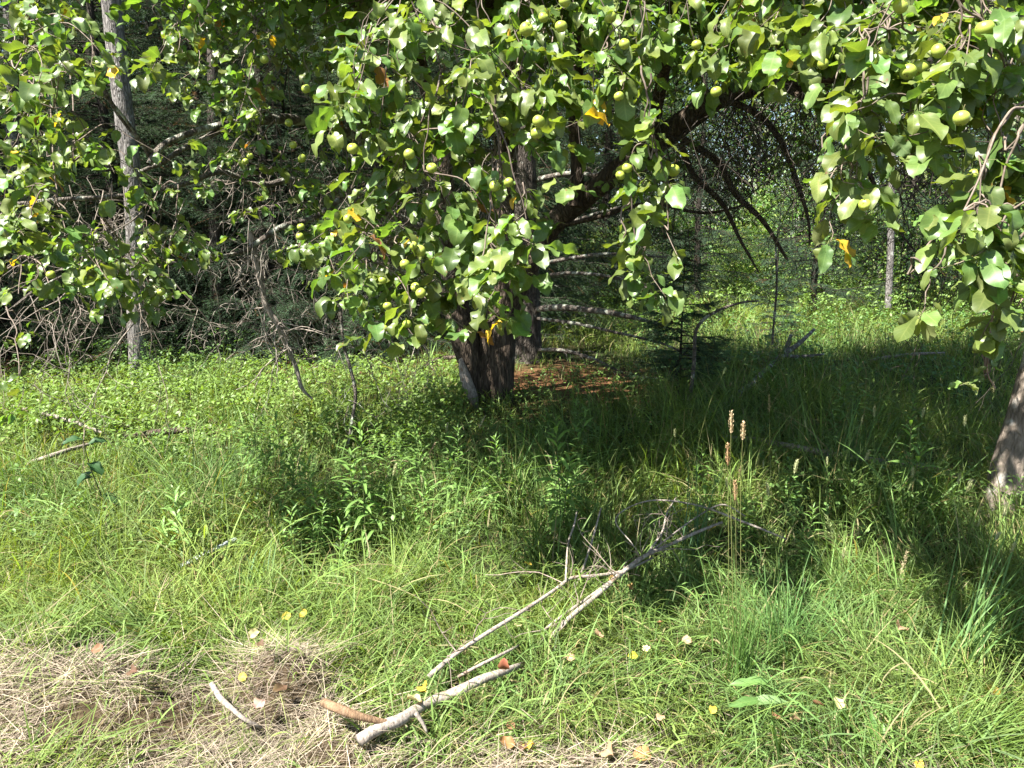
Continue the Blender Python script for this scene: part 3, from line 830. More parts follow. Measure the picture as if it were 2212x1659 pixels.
# fine dead twig tangles
def tangle(mb, boxes, C, lev=2, r0=.005, grav=-.35, L=(.4, .9), nch=(2, 5)):
    for (x0, x1, y0, y1, Ya, Yb, n, dx) in boxes:
        lst = []
        for _ in range(n):
            p = at(rng.uniform(x0, x1), rng.uniform(y0, y1), rng.uniform(Ya, Yb))
            grow(lst, p, np.array([dx + rng.normal(0, .55), rng.normal(0, .45), -.75 + rng.normal(0, .35)]), rng.uniform(*L), r0, lev, grav, .2, nch)
        emit(mb, lst, C)
tw = MB()
tangle(tw, [(1420, 1800, 150, 380, 4.9, 6.2, 74, .1), (1300, 1500, 330, 500, 5.8, 6.6, 16, .2), (1180, 1420, 40, 300, 5.6, 6.8, 18, 0),
            (1500, 1750, 100, 260, 4.8, 5.6, 22, 0)], (.055, .046, .040), 2, .0038)
tangle(tw, [(480, 900, 260, 480, 5.2, 6.6, 48, -.2), (0, 420, 380, 560, 4.2, 4.9, 24, -.3), (120, 170, 600, 700, 4.4, 4.7, 10, 0), (280, 310, 600, 700, 4.4, 4.7, 6, 0), (700, 960, 420, 620, 5.6, 6.9, 40, 0),
            (850, 1150, 60, 400, 4.8, 6.8, 60, 0)], (.21, .185, .16), 2, .0042, -.3, (.3, .75))
tangle(tw, [(440, 620, 470, 600, 5.2, 5.7, 15, .1), (650, 900, 640, 740, 5.4, 6.4, 16, .4)], (.26, .24, .21), 2, .0042, -.2, (.3, .7))
tw1 = tw
lf = MB()
BL = [ # cx cy rx ry Y0 Y1 n scale src face
 (930, 150, 190, 150, 2.7, 3.4, 23, 1.25, (930, -120, 2.9), .7),
 (1070, 170, 170, 150, 2.6, 3.2, 21, 1.28, (980, -170, 3.2), .7),
 (870, 330, 130, 130, 2.8, 3.4, 12, 1.2, (930, 50, 3.1), .6),
 (980, 420, 120, 130, 2.7, 3.2, 11, 1.2, (960, 150, 2.9), .6),
 (860, 520, 150, 110, 2.8, 3.3, 18, 1.12, (940, 250, 3.0), .7),
 (850, 620, 125, 75, 2.8, 3.2, 11, 1.08, (930, 350, 3.0), .7),
 (1075, 470, 70, 130, 2.55, 2.8, 9, 1.15, (1080, 200, 2.7), .6),
 (1090, 580, 55, 60, 2.55, 2.8, 4, 1.0, (1080, 350, 2.7), .6),
 (1250, 50, 200, 80, 2.6, 3.3, 17, 1.15, (1400, -130, 2.9), .7),
 (1350, 170, 80, 90, 2.5, 2.8, 4, 1.2, (1370, -50, 2.7), .6),
 (1385, 360, 50, 70, 2.5, 2.7, 4, 1.15, (1390, 150, 2.6), .6),
 (1420, 500, 55, 50, 2.5, 2.7, 3, 1.1, (1400, 300, 2.6), .6),
 (1365, 585, 55, 25, 2.5, 2.6, 2, 1.0, (1360, 420, 2.55), .5),
 (1440, 40, 100, 60, 2.6, 3.4, 7, 1.15, (1440, -150, 3.0), .6),
 (540, 130, 170, 130, 3.6, 5.0, 25, 1.0, (600, -100, 5.0), .5),
 (760, 120, 150, 130, 3.7, 5.2, 30, 1.0, (700, -80, 5.2), .5),
 (620, 290, 150, 110, 3.9, 5.4, 15, .95, (620, 120, 5.0), .5),
 (740, 400, 110, 100, 4.0, 5.4, 10, .95, (740, 282, 5.2), .5),
 (520, 400, 120, 70, 4.0, 4.9, 7, .9, (560, 300, 4.9), .5),
 (655, 520, 60, 50, 4.0, 4.8, 8, .95, (640, 390, 4.6), .5),
 (100, 90, 150, 110, 3.0, 4.0, 16, 1.08, (60, -100, 3.6), .3),
 (90, 230, 130, 110, 2.9, 3.8, 15, 1.12, (60, 100, 4.1), .3),
 (190, 330, 110, 90, 3.2, 4.0, 9, .95, (150, 150, 4.1), .4),
 (60, 400, 110, 100, 3.0, 3.8, 12, 1.08, (60, 160, 4.0), .3),
 (110, 525, 150, 70, 3.0, 3.8, 17, 1.05, (120, 432, 4.2), .4),
 (330, 480, 120, 70, 3.4, 4.3, 8, .95, (350, 405, 4.5), .4),
 (60, 650, 80, 60, 3.2, 3.8, 5, .95, (33, 600, 4.0), .4),
 (250, 600, 130, 50, 3.3, 4.0, 8, 1.0, (300, 573, 4.6), .4),
 (30, 800, 40, 60, 3.6, 4.0, 3, .9, (20, 660, 4.0), .4),
 (400, 70, 90, 80, 3.4, 4.2, 8, 1.0, (420, -130, 4.2), .4),
 (345, 610, 40, 25, 3.3, 3.6, 2, 1.0, (333, 573, 3.9), .5),
 (1650, 300, 220, 160, 4.8, 5.8, 12, .85, (1690, 185, 5.4), .2),
 (1400, 300, 100, 150, 5.0, 6.0, 6, .85, (1440, 120, 5.3), .2),
]
sprays(lf, tw1, BL)
shade_canopy(lf, [(-3.4, -.8, 4.0, 6.0, 2.9, 4.4, 90), (-.6, 2.8, 4.4, 8.2, 3.2, 5.6, 760), (2.4, 5.4, 4.4, 8.8, 3.2, 5.2, 560), (-2.5, 1.0, 5.6, 8.2, 3.6, 6.0, 140), (-.2, 3.4, 2.9, 4.6, 2.95, 4.4, 330), (-2.2, -1.0, 3.4, 4.6, 3.0, 4.2, 50), (-1.3, .4, 3.7, 5.3, 3.0, 4.4, 190), (-1.6, .2, 3.1, 4.2, 3.0, 4.0, 110)])  # unseen leaf boxes, added and thickened to darken the ground below
tw1.build('twigs', M_TWIG, T1)
lf.build('crown', M_APPLELEAF, T1)

# ---- right apple tree
b1 = gpt(2150, 1140)
T2 = thing('leaning_apple_tree', 'apple tree with leaning smooth grey trunk at the edge and low leafy boughs', 'apple tree', tuple(b1))
tb = MB()
YR = 4.15
limb(tb, [(2150, 1190, YR, 92), (2156, 1140, YR, 84), (2166, 1080, YR, 78), (2190, 980, YR, 73), (2222, 880, YR, 70), (2252, 770, YR, 72), (2290, 620, YR, 68), (2320, 400, YR - .1, 64), (2330, 200, YR - .2, 60), (2322, 0, YR - .3, 52), (2300, -250, YR - .4, 40), (2290, -600, YR - .4, 22)], 40, 120, .07, seed=91, fr=11)
tb.build('trunk', M_BARK2, T2)
LR = [[(2318, 180, 3.9, 36), (2220, 60, 3.5, 30), (2080, -10, 3.0, 25), (1930, -60, 2.7, 20), (1760, -100, 2.5, 9), (1600, -110, 2.5, 3)],
      [(2316, 60, 3.85, 34), (2330, -120, 3.1, 28), (2260, -160, 2.5, 22), (2150, -110, 2.1, 9), (2080, -60, 2.0, 3)],
      [(2318, 120, 3.9, 24), (2320, -60, 3.1, 18), (2310, -40, 2.4, 11), (2270, 40, 2.05, 7), (2235, 200, 1.9, 3)],
      [(2310, 250, 3.95, 24), (2230, 190, 3.3, 18), (2140, 100, 2.8, 10), (2060, 60, 2.4, 6), (1980, 60, 2.3, 2)]]
for i, l in enumerate(LR):
    lb = MB(); limb(lb, l, 12, None, .06, seed=95 + i, fr=18)
    lb.build('limb', M_LIMB, T2)
tw = MB(); lf = MB()
# the bare twig hanging lowest
tubes(tw, catmull([at(2170, 560, 1.9), at(2150, 640, 1.9), at(2140, 720, 1.9), at(2132, 800, 1.9), at(2150, 838, 1.9)], 14), np.linspace(.0042, .002, 14), 6, (.34, .27, .22))
tubes(tw, catmull([at(2212, 640, 1.9), at(2180, 690, 1.9), at(2150, 760, 1.9), at(2148, 800, 1.9)], 10), np.linspace(.003, .001, 10), 6, (.34, .27, .22))
BR = [
 (1620, 30, 190, 80, 2.5, 3.2, 18, 1.2, (1700, -105, 2.5), .7),
 (1830, 60, 190, 110, 2.3, 2.9, 20, 1.2, (1850, -80, 2.6), .7),
 (2050, 90, 180, 120, 2.0, 2.6, 20, 1.15, (2080, -60, 2.1), .7),
 (1900, 180, 170, 100, 2.1, 2.6, 13, 1.15, (1980, 60, 2.3), .7),
 (2100, 200, 110, 90, 1.9, 2.4, 10, 1.1, (2080, -30, 2.05), .7),
 (1960, 270, 130, 60, 2.0, 2.4, 6, 1.15, (1980, 120, 2.25), .6),
 (1835, 330, 45, 60, 2.1, 2.3, 3, 1.1, (1860, 180, 2.25), .6),
 (1830, 455, 35, 30, 2.1, 2.25, 2, 1.0, (1845, 330, 2.2), .6),
 (2150, 390, 75, 80, 1.8, 2.1, 8, 1.1, (2240, 180, 1.9), .7),
 (2150, 520, 70, 55, 1.75, 1.95, 7, 1.1, (2235, 230, 1.9), .7),
 (1990, 600, 22, 25, 1.85, 1.95, 1, .9, (2150, 480, 1.9), .5),
 (2190, 620, 35, 30, 1.75, 1.9, 2, .9, (2220, 400, 1.85), .6),
 (2140, 790, 12, 20, 1.88, 1.92, 1, .4, (2140, 720, 1.9), .5),
 (1730, 120, 60, 50, 2.4, 2.7, 4, 1.1, (1740, -80, 2.5), .6),
]
sprays(lf, tw, BR, (.17, .14, .115))
tangle(tw, [(1780, 2200, 150, 420, 3.6, 5.2, 95, -.1), (1500, 1800, 0, 150, 3.4, 4.6, 26, 0), (2000, 2200, 400, 520, 3.8, 4.6, 20, 0)], (.060, .050, .043), 2, .0034, -.3, (.35, .75))
shade_canopy(lf, [(1.8, 4.0, 2.6, 5.6, 2.9, 4.2, 70), (.6, 2.4, 2.4, 3.6, 2.7, 3.4, 22)])  # more unseen leaves above the view, added for their shade
tw.build('twigs', M_TWIG, T2)
lf.build('crown', M_APPLELEAF, T2)

# ---- apples
def apple_mat():
    m, nt, N, Lk = newmat('green_apple')
    out = N.new('ShaderNodeOutputMaterial')
    tc = N.new('ShaderNodeTexCoord')
    a = N.new('ShaderNodeTexNoise'); a.inputs['Scale'].default_value = 28; a.inputs['Detail'].default_value = 4
    b = N.new('ShaderNodeTexNoise'); b.inputs['Scale'].default_value = 90
    for n in (a, b): Lk.new(tc.outputs['Object'], n.inputs['Vector'])
    col = mixc(nt, ramp(nt, a.outputs[0], .3, .7), (.20, .27, .035), (.33, .38, .07))
    col = mixc(nt, ramp(nt, b.outputs[0], .68, .74), col, (.13, .09, .03))
    p = N.new('ShaderNodeBsdfPrincipled'); p.inputs['Roughness'].default_value = .35; p.inputs['Specular IOR Level'].default_value = .45
    p.inputs['Subsurface Weight'].default_value = .15; p.inputs['Subsurface Radius'].default_value = (.01, .012, .004)
    Lk.new(col, p.inputs['Base Color']); Lk.new(p.outputs[0], out.inputs[0])
    return m
M_APPLE = apple_mat()
def apple_proto(r=.021):
    mb = MB()
    nu, nv = 20, 14
    th = np.linspace(0.02, math.pi - .02, nv); a = np.linspace(0, 2 * math.pi, nu, endpoint=False)
    T, A = np.meshgrid(th, a, indexing='ij')
    rr = r * (1 - .10 * np.cos(5 * A) * .15 * (T / math.pi) ** 3)
    dent = .28 * np.exp(-(T / .33) ** 2) + .16 * np.exp(-((math.pi - T) / .28) ** 2) * -1
    X = rr * np.sin(T) * np.cos(A); Y = rr * np.sin(T) * np.sin(A); Z = rr * (.94 * np.cos(T) - dent)
    V = np.stack([X, Y, Z], -1).reshape(-1, 3)
    idx = np.arange(nu * nv).reshape(nv, nu); nx = np.roll(idx, -1, 1)
    Q = np.stack([idx[:-1], idx[1:], nx[1:], nx[:-1]], -1).reshape(-1, 4)
    mb.add(V, Q)
    return mb
ap = apple_proto()
APX = [(415, 17), (450, 42), (571, 128), (635, 104), (661, 192), (715, 192), (497, 256), (624, 265), (691, 277), (652, 342), (633, 313), (540, 337), (530, 349), (650, 490), (648, 511), (695, 523), (705, 537),
 (1174, 38), (1212, 57), (1319, 37), (1137, 63), (1220, 3), (1349, 95), (949, 240), (1089, 263), (1164, 262), (1159, 288), (1337, 208), (933, 363), (1015, 322), (1099, 394), (1069, 402), (1092, 473), (1355, 363), (1340, 379),
 (1455, 368), (1434, 375), (752, 473), (907, 542), (893, 531), (814, 500), (884, 333), (762, 321), (1675, 53), (1745, 7), (1505, 97), (1547, 198), (1778, 138), (1908, 112), (1962, 155), (1988, 147), (2127, 62), (2148, 128),
 (1933, 255), (2077, 255), (1985, 272), (1848, 335), (2105, 377), (1868, 442), (2072, 472), (2195, 548), (1945, 13), (2027, 110), (875, 571), (827, 605), (897, 620), (909, 633), (837, 661), (1372, 602), (829, 709), (879, 700), (348, 630), (110, 593)]
def apple_Y(x, y):
    if x > 2000: return 1.95 if y < 300 else 1.8
    if x > 1760: return 2.12
    if x > 1480: return 2.45
    if x > 1300: return 2.5
    if x > 1040: return 2.55
    if x > 740: return 2.75
    if x > 460: return 3.7
    return 3.3
sm = MB(); tubes(sm, np.array([[0, 0, .013], [.001, 0, .024], [.004, 0, .036]]), np.array([.0011, .0010, .0012]), 5, (.13, .12, .05))
cm = MB()
for k in range(5):
    a = k * 1.2566
    cm.add([[.002 * math.cos(a - .5), .002 * math.sin(a - .5), -.0165], [.002 * math.cos(a + .5), .002 * math.sin(a + .5), -.0165], [.0045 * math.cos(a), .0045 * math.sin(a), -.0215]], None, [[0, 1, 2]], C=(.06, .045, .025))
pm = None
for (x, y) in APX:
    T = T2 if x > 1480 else T1
    w = at(x, y, apple_Y(x, y) + rng.uniform(-.12, .22))
    if pm is None:
        o = ap.build('apple', M_APPLE); s_ = sm.build('stalk', M_TWIG, o); c_ = cm.build('calyx', M_TWIG, o, smooth=False)
        pm = (o, s_, c_)
    else:
        o = pm[0].copy(); COL.objects.link(o)
        for q in pm[1:]:
            d = q.copy(); COL.objects.link(d); d.parent = o
    o.parent = T
    o.location = Vector(w) - T.location
    o.rotation_euler = (rng.normal(0, .45), rng.normal(0, .45), rng.uniform(0, 6.28))
    sc = rng.uniform(.72, 1.02)
    o.scale = (sc, sc, sc * rng.uniform(.92, 1.05))

# ------------------------------------------------------------------ grass
def gsample(y0, y1, dens, margin=.7):
    w1 = .68 * y1 + margin
    n = int((y1 - y0) * 2 * w1 * dens)
    y = rng.uniform(y0, y1, n); x = rng.uniform(-w1, w1, n)
    k = np.abs(x) < .68 * y + margin
    return x[k], y[k]

def gcol(x, y, n):
    f = n2(x, y, .9, 31); f2 = n2(x, y, 3.5, 32)
    a = np.array([.145, .200, .034]); b = np.array([.085, .165, .045]); c = np.array([.215, .245, .045])
    C = a[None] * (1 - f)[:, None] + b[None] * f[:, None]
    C = C * (1 - .5 * f2[:, None]) + c[None] * .5 * f2[:, None]
    C = C * rng.uniform(.5, 1.5, (n, 1))
    dry = rng.random(n)
    C = np.where((dry < .09)[:, None], np.array([.30, .24, .11]) * rng.uniform(.7, 1.2, (n, 1)), C)
    return C

gm = MB()
def field(y0, y1, dens, wmul, seg, hmul=1.0, margin=.7):
    x, y = gsample(y0, y1, dens, margin)
    clump = n2(x, y, 7, 41); big = n2(x, y, 1.1, 42)
    hay = hayness(x, y); ndl = needleness(x, y)
    keep = rng.random(len(x)) < np.clip((clump - .22) * 2.4, np.where(y < 3.4, .9, .15), 1) * (1 - .78 * hay) * (1 - .82 * ndl)
    x, y, clump, big, hay, ndl = (q[keep] for q in (x, y, clump, big, hay, ndl))
    n = len(x)
    px, py = proj(np.stack([x, y, np.zeros(n)], -1))
    # tall right-hand side and middle, short lodged front
    H = np.interp(y, [1.8, 2.6, 3.2, 4.0, 6.0, 9, 14], [.25, .28, .34, .44, .42, .38, .42])
    H = H * (1 + .4 * np.clip((px - 1350) / 500, 0, 1) * (y < 5.5))
    H *= (.45 + .75 * big) * (.6 + .75 * clump) * (.5 + .8 * rng.random(n)) * hmul
    H *= 1 - .25 * np.clip((-.4 - x) / 1.2, 0, 1) * np.clip((y - 4.6) / .8, 0, 1) * (y < 9)
    trunkd = np.minimum(np.hypot(x + .22, y - 7.1), 1.6) / 1.6
    H *= .45 + .55 * trunkd
    H *= (1 - .45 * ndl) * (1 - .5 * hay)
    lodge = np.clip(1.25 - (y - 2.0) / 1.7, 0, 1) * np.clip(1.25 - np.clip((px - 1500) / 500, 0, 1), 0, 1)
    sweep = 3.4 + 5.0 * (n2(x, y, .8, 43) - .5) + 8.0 * (n2(x, y, 3.2, 44) - .5)
    az = np.where(rng.random(n) < .6 + .25 * lodge, sweep + rng.normal(0, .5, n), rng.uniform(0, 6.28, n))
    phi0 = np.abs(rng.normal(.28, .26, n)) + .75 * lodge * rng.random(n)
    bend = rng.gamma(2.2, .55, n) * (1 + .3 * lodge)
    wide = rng.random(n) < .3
    W = np.where(wide, rng.uniform(.005, .0095, n), rng.uniform(.0022, .0042, n)) * wmul
    H = np.where(wide, H * 1.12, H)
    C = gcol(x, y, n)
    C = np.where(wide[:, None], C * np.array([.9, 1.0, 1.12]), C)
    z = gz(x, y) - .01
    lie = rng.random(n) < .28
    z = np.where(lie, z + H * rng.uniform(.05, .6, n), z)
    phi0 = np.where(lie, rng.uniform(.7, 1.5, n), phi0)
    az = np.where(lie, rng.uniform(0, 6.28, n), az)
    H = np.where(lie, H * .75, H)
    blades(gm, np.stack([x, y, z], -1), H, W, az, phi0, bend, C, seg)
field(1.7, 3.3, 6200, 1.0, 6)
field(3.3, 4.8, 3400, 1.15, 5)
field(4.8, 7.0, 1900, 1.4, 5)
field(7.0, 11.0, 800, 1.9, 4)
field(11.0, 17.0, 330, 3.0, 3, 1.1)
field(17.0, 30.0, 110, 5.0, 3, 1.2)
struct(gm.build('meadow_grass', M_GRASS), 'stuff')

# dry mown thatch
hm = MB()
x, y = gsample(1.5, 3.0, 9500, .5)
h = hayness(x, y)
k = rng.random(len(x)) < h * np.clip(2.6 * n2(x, y, 7, 51) - .55, .03, 1.1) + .014
x, y = x[k], y[k]; n = len(x)
lay = rng.random(n) ** 1.5 * (.02 + .05 * n2(x, y, 4, 52))
base = np.stack([x, y, gz(x, y) + lay], -1)
C = np.array([.375, .315, .235])[None] * rng.uniform(.35, 1.2, (n, 1)) * (.55 + .75 * n2(x, y, 5, 55))[:, None] * np.array([1, 1, 1])
g2 = rng.random(n) < .22
C = np.where(g2[:, None], np.array([.22, .25, .09]) * rng.uniform(.7, 1.2, (n, 1)), C)
gr = rng.random(n) < .2
C = np.where(gr[:, None], np.array([.30, .24, .19]) * rng.uniform(.6, 1.1, (n, 1)), C)
az = 2.9 + 3.0 * (n2(x, y, 2.2, 53) - .5) + rng.normal(0, .9, n) + np.where(rng.random(n) < .5, math.pi, 0)
blades(hm, base, np.where(rng.random(n) < .06, rng.uniform(.2, .4, n), rng.uniform(.04, .2, n)), rng.uniform(.0014, .0034, n), az, rng.normal(1.45, .16, n), rng.normal(.1, .35, n), C, 4)
struct(hm.build('mown_hay', M_STRAW), 'stuff')

# low broad-leaved ground cover
gc = MB()
def cover(n, pick, sz, hh, col):
    x, y = pick(n); n = len(x)
    m = 6
    hz = rng.uniform(.2, 1, n) * hh
    P = np.repeat(np.stack([x, y, gz(x, y) + hz], -1), m, 0)
    N = len(P); P += rng.normal(0, .018, (N, 3))
    hd = nrmz(rng.normal(size=(N, 3)) * np.array([1, 1, .15]))
    dd = nrmz(hd + np.array([0, 0, -.25]) + rng.normal(0, .2, (N, 3)))
    L = sz * rng.uniform(.6, 1.3, N)
    C = np.array(col)[None] * rng.uniform(.65, 1.4, (N, 1))
    leaves(gc, P, dd, np.array([0, 0, 1.0]) + rng.normal(0, .3, (N, 3)), L, L * rng.uniform(.38, .6, N), C, 4, 3, .4, .2, .05, 'oval', .05)
    t0 = np.stack([x, y, gz(x, y) - .01], -1); t1 = np.stack([x, y, gz(x, y) + hz], -1)
    tubes(gc, np.stack([t0, (t0 + t1) / 2 + rng.normal(0, .006, t0.shape), t1], 1), np.tile([.0013, .0011, .0008], (n, 1)), 3, (.07, .11, .03))
def box(x0, x1, y0, y1):
    def f(n):
        x = rng.uniform(x0, x1, n); y = rng.uniform(y0, y1, n)
        k = rng.random(n) < np.clip(n2(x, y, 1.7, 61) * 1.8 - .35, .05, 1)
        return x[k], y[k]
    return f
cover(5200, box(-5.6, -.4, 5.0, 8.8), .042, .28, (.125, .20, .045))
cover(1800, box(-1.0, 2.4, 5.6, 9.2), .032, .14, (.105, .18, .042))
cover(2200, box(-3.2, 3.0, 3.5, 5.6), .028, .30, (.10, .18, .045))
cover(2600, box(1.5, 7.5, 7.0, 13.5), .045, .45, (.09, .18, .05))
cover(2600, box(.4, 9.0, 11.5, 19), .06, .7, (.13, .21, .055))
cover(500, box(-5.5, -3.0, 7.5, 9.2), .04, .5, (.060, .115, .028))
struct(gc.build('ground_cover', M_HERB), 'stuff')

# ------------------------------------------------------------------ individual plants
def forb_proto(h, nl, ll, seed, lab, cat='plant', name='leafy_forb', ar=.2, col=(.125, .225, .055), side=2):
    root = thing(name, lab, cat)
    sb = MB(); lb = MB()
    stems = [(np.zeros(3), h, rng.normal(0, .05, 2))]
    for k in range(side):
        stems.append((np.array([rng.normal(0, .03), rng.normal(0, .03), 0]), h * rng.uniform(.55, .85), rng.normal(0, .15, 2)))
    for (p, hh, ln) in stems:
        t = np.linspace(0, 1, 8)
        A = p + np.stack([ln[0] * hh * t ** 1.5, ln[1] * hh * t ** 1.5, hh * t - .02], -1)
        tubes(sb, A, np.linspace(.0028, .0012, 8), 5, (.10, .13, .045))
        m = int(nl * hh / h)
        u = np.linspace(.18, 1, m) ** .85
        kk = np.clip((u * 7).astype(int), 0, 6); fr = (u * 7 - kk)[:, None]
        P = A[kk] * (1 - fr) + A[kk + 1] * fr
        az = np.arange(m) * 2.4 + rng.normal(0, .3, m)
        el = np.interp(u, [0, .6, 1], [-.35, .1, .95]) + rng.normal(0, .15, m)
        dd = np.stack([np.cos(az) * np.cos(el), np.sin(az) * np.cos(el), np.sin(el)], -1)
        nn = np.stack([-np.cos(az) * np.sin(el), -np.sin(az) * np.sin(el), np.cos(el)], -1) + rng.normal(0, .15, (m, 3))
        L = ll * np.interp(u, [0, .3, .75, 1], [.6, 1, 1, .55]) * rng.uniform(.8, 1.15, m)
        C = np.array(col)[None] * rng.uniform(.75, 1.3, (m, 1))
        leaves(lb, P, dd, nn, L, L * ar, C, 7, 3, .75, .25, .04, 'lance', .04)
    sb.build('stem', M_TWIG, root)
    lb.build('foliage', M_HERB, root)
    return root
def put(root, px, py, rz, sc=1.0, label=None, first=True, tilt=(0, 0)):
    g = gpt(px, py)
    if first:
        root.location = g; root.rotation_euler = (tilt[0], tilt[1], rz); root.scale = (sc, sc, sc)
        if label: root['label'] = label
        return root
    return dup(root, tuple(g), rz, sc, label, tilt)
GR = 'narrow-leaved forbs standing in the grass'
F = [forb_proto(.6, 40, .105, 1, '', ar=.15, side=2), forb_proto(.58, 24, .12, 2, '', ar=.19, side=1), forb_proto(.5, 30, .105, 3, '', ar=.16, side=1)]
for f_ in F: f_['group'] = GR
used = set()
FS = [(0, 792, 1215, 0, 1.0, 'bushy bright green forb of many narrow leaves standing in the sunlit mid grass'),
      (1, 1212, 1190, 1, 1.0, 'tall forb with drooping pointed leaves below the gap beside the apple trunk'),
      (2, 622, 1120, 2, 1.05, 'dark shaded forb with narrow leaves left of the bushy bright forb'),
      (0, 675, 1205, 3, .72, 'shorter pale green forb leaning beside the bushy bright forb'),
      (1, 1250, 1075, 4, .8, 'smaller forb with yellow-green tip leaves behind the drooping-leaved forb'),
      (1, 1842, 985, 5, 1.0, 'forb with long arching leaves alone in the shaded grass right of centre'),
      (1, 1958, 1125, .6, .85, 'forb with comb-like rows of leaves near the leaning grey trunk'),
      (2, 1185, 1010, 1.7, .7, 'low forb in the shade just in front of the brown needle patch'),
      (0, 860, 1090, 2.9, .6, 'small dense forb in the shade behind the bushy bright forb'),
      (2, 735, 1290, 4.2, .6, 'short forb at the front foot of the bushy bright forb'),
      (2, 1540, 850, 5.0, .9, 'dim forb beside the young dark spruce'),
      (0, 560, 1080, .4, .8, 'shaded leafy forb near the pale board in the grass'),
      (2, 2060, 900, 3.3, .9, 'dark forb in deep shade behind the leaning grey trunk'),
      (0, 1740, 1260, 1.1, .5, 'small forb low in the tall grass near the brown seed heads')]
for (k, px, py, rz, sc, lab) in FS:
    put(F[k], px, py, rz, sc * 1.25, lab, k not in used); used.add(k)

for i in range(30):
    px, py = rng.uniform(250, 1350), rng.uniform(960, 1260)
    if i > 21: px, py = rng.uniform(1350, 2150), rng.uniform(900, 1200)
    o = put(F[rng.integers(0, 3)], px, py, rng.uniform(0, 6.28), rng.uniform(.55, 1.0), 'small narrow-leaved forb mixed into the tall grass', False, (rng.normal(0, .1), rng.normal(0, .1)))
    o['group'] = 'small forbs mixed into the tall grass'

# broad leaved sapling at the left
root = thing('broadleaf_seedling', 'seedling with a few broad dark leaves on a thin stem at left', 'seedling', tuple(gpt(230, 1165)))
sb = MB(); A = catmull([gpt(232, 1170), at(225, 1090, 4.0), at(195, 1010, 4.0), at(180, 950, 4.0)], 10); tubes(sb, A, np.linspace(.004, .002, 10), 6, (.10, .10, .06)); sb.build('stem', M_TWIG, root)
lb = MB()
LP = np.array([at(200, 1030, 4.0), at(190, 1000, 4.0), at(180, 950, 4.0), at(215, 1070, 4.0), at(200, 1020, 4.0), at(190, 960, 4.0)])
LD = np.array([[-1, -.2, -.35], [.9, -.4, -.3], [-.6, -.5, .1], [1, -.1, -.2], [-.7, -.5, -.4], [.7, .3, .2]])
leaves(lb, LP, LD, np.array([[0, -.2, 1.0]] * 6) + rng.normal(0, .15, (6, 3)), np.array([.10, .12, .11, .13, .11, .10]), np.array([.06, .07, .065, .075, .065, .06]), np.array([[.035, .085, .03]] * 6), 8, 5, .9, .3, .06, 'apple')
lb.build('foliage', M_HERB, root)

# grass stalks with seed heads
def stalk(label, pts, head_len, head_r, headc, kind='spike', stemc=(.20, .22, .08)):
    p0 = pts[0]
    root = thing('seeding_grass_stalk', label, 'grass stalk', tuple(p0))
    A = catmull(pts, 12)
    sb = MB(); tubes(sb, A, np.linspace(.0016, .0009, 12), 4, stemc); sb.build('stem', M_GRASS, root)
    hb = MB()
    d = nrmz(A[-1] - A[-2]); m = 90
    u = rng.random(m)
    if kind == 'spike':
        rad = head_r * np.sin(np.clip(u * .9 + .08, 0, 1) * math.pi) ** .6
    else:
        rad = head_r * (1.1 - u) * rng.random(m)
    side = nrmz(np.cross(np.tile(d, (m, 1)), rng.normal(size=(m, 3))))
    P = A[-1] + d * (u * head_len)[:, None] + side * (rad * .5)[:, None]
    leaves(hb, P, nrmz(d * 1.0 + side * .7), side, np.full(m, .009), np.full(m, .0034), np.array(headc)[None] * rng.uniform(.7, 1.25, (m, 1)), 3, 3, .1, .2, 0, 'lance', 0)
    tubes(hb, np.stack([A[-1], A[-1] + d * head_len * .5, A[-1] + d * head_len]), np.array([head_r * .25, head_r * .3, head_r * .08]) if kind == 'spike' else np.array([.001, .0008, .0005]), 6, headc)
    hb.build('seed_head', M_STRAW, root)
    return root
Yg = float(gpt(1585, 1480)[1])
tan = (.46, .36, .22); pale = (.42, .40, .24); grn = (.24, .29, .12)
stalk('tallest tan spike of grass on a straight stem in the front middle right', [gpt(1585, 1480), at(1582, 1250, Yg), at(1578, 1050, Yg), at(1579, 935, Yg)], .075, .011, tan)
stalk('tan grass spike just right of the tallest tan spike', [gpt(1598, 1470), at(1600, 1250, Yg), at(1600, 1050, Yg), at(1604, 950, Yg)], .06, .011, tan)
stalk('brown grass spike just left of and below the tallest tan spike', [gpt(1572, 1460), at(1574, 1250, Yg), at(1573, 1080, Yg), at(1572, 1005, Yg)], .075, .010, (.34, .22, .12))
stalk('short brown spike low on the clump of tan grass spikes', [gpt(1592, 1450), at(1590, 1200, Yg), at(1588, 1080, Yg)], .07, .010, (.36, .24, .13))
stalk('loose buff seed plume standing alone in the shaded grass', [gpt(1668, 1150), at(1664, 1000, 4.2), at(1662, 890, 4.2)], .10, .02, (.36, .28, .16), 'plume')
stalk('slender stalk with a pale green spike leaning right above the spruce shade', [gpt(1488, 1120), at(1500, 1000, 4.3), at(1530, 880, 4.3), at(1562, 808, 4.3)], .035, .009, (.40, .46, .22))
stalk('dry straw-coloured seed plume leaning right in the front right grass', [gpt(1915, 1400), at(1925, 1310, 2.9), at(1945, 1240, 2.9)], .10, .022, (.48, .40, .24), 'plume')
stalk('pale spike of grass leaning right below the apple trunk', [gpt(1005, 1040), at(1015, 970, 5.1), at(1035, 925, 5.1)], .10, .011, pale)
stalk('upright pale spike of grass left of the leaning spike below the trunk', [gpt(948, 1060), at(958, 980, 5.0), at(964, 935, 5.0)], .07, .010, pale)
stalk('pale oval seed head at the foot of the leaning grey trunk', [gpt(2100, 1330), at(2115, 1230, 3.2), at(2150, 1165, 3.2)], .035, .012, (.50, .50, .32))
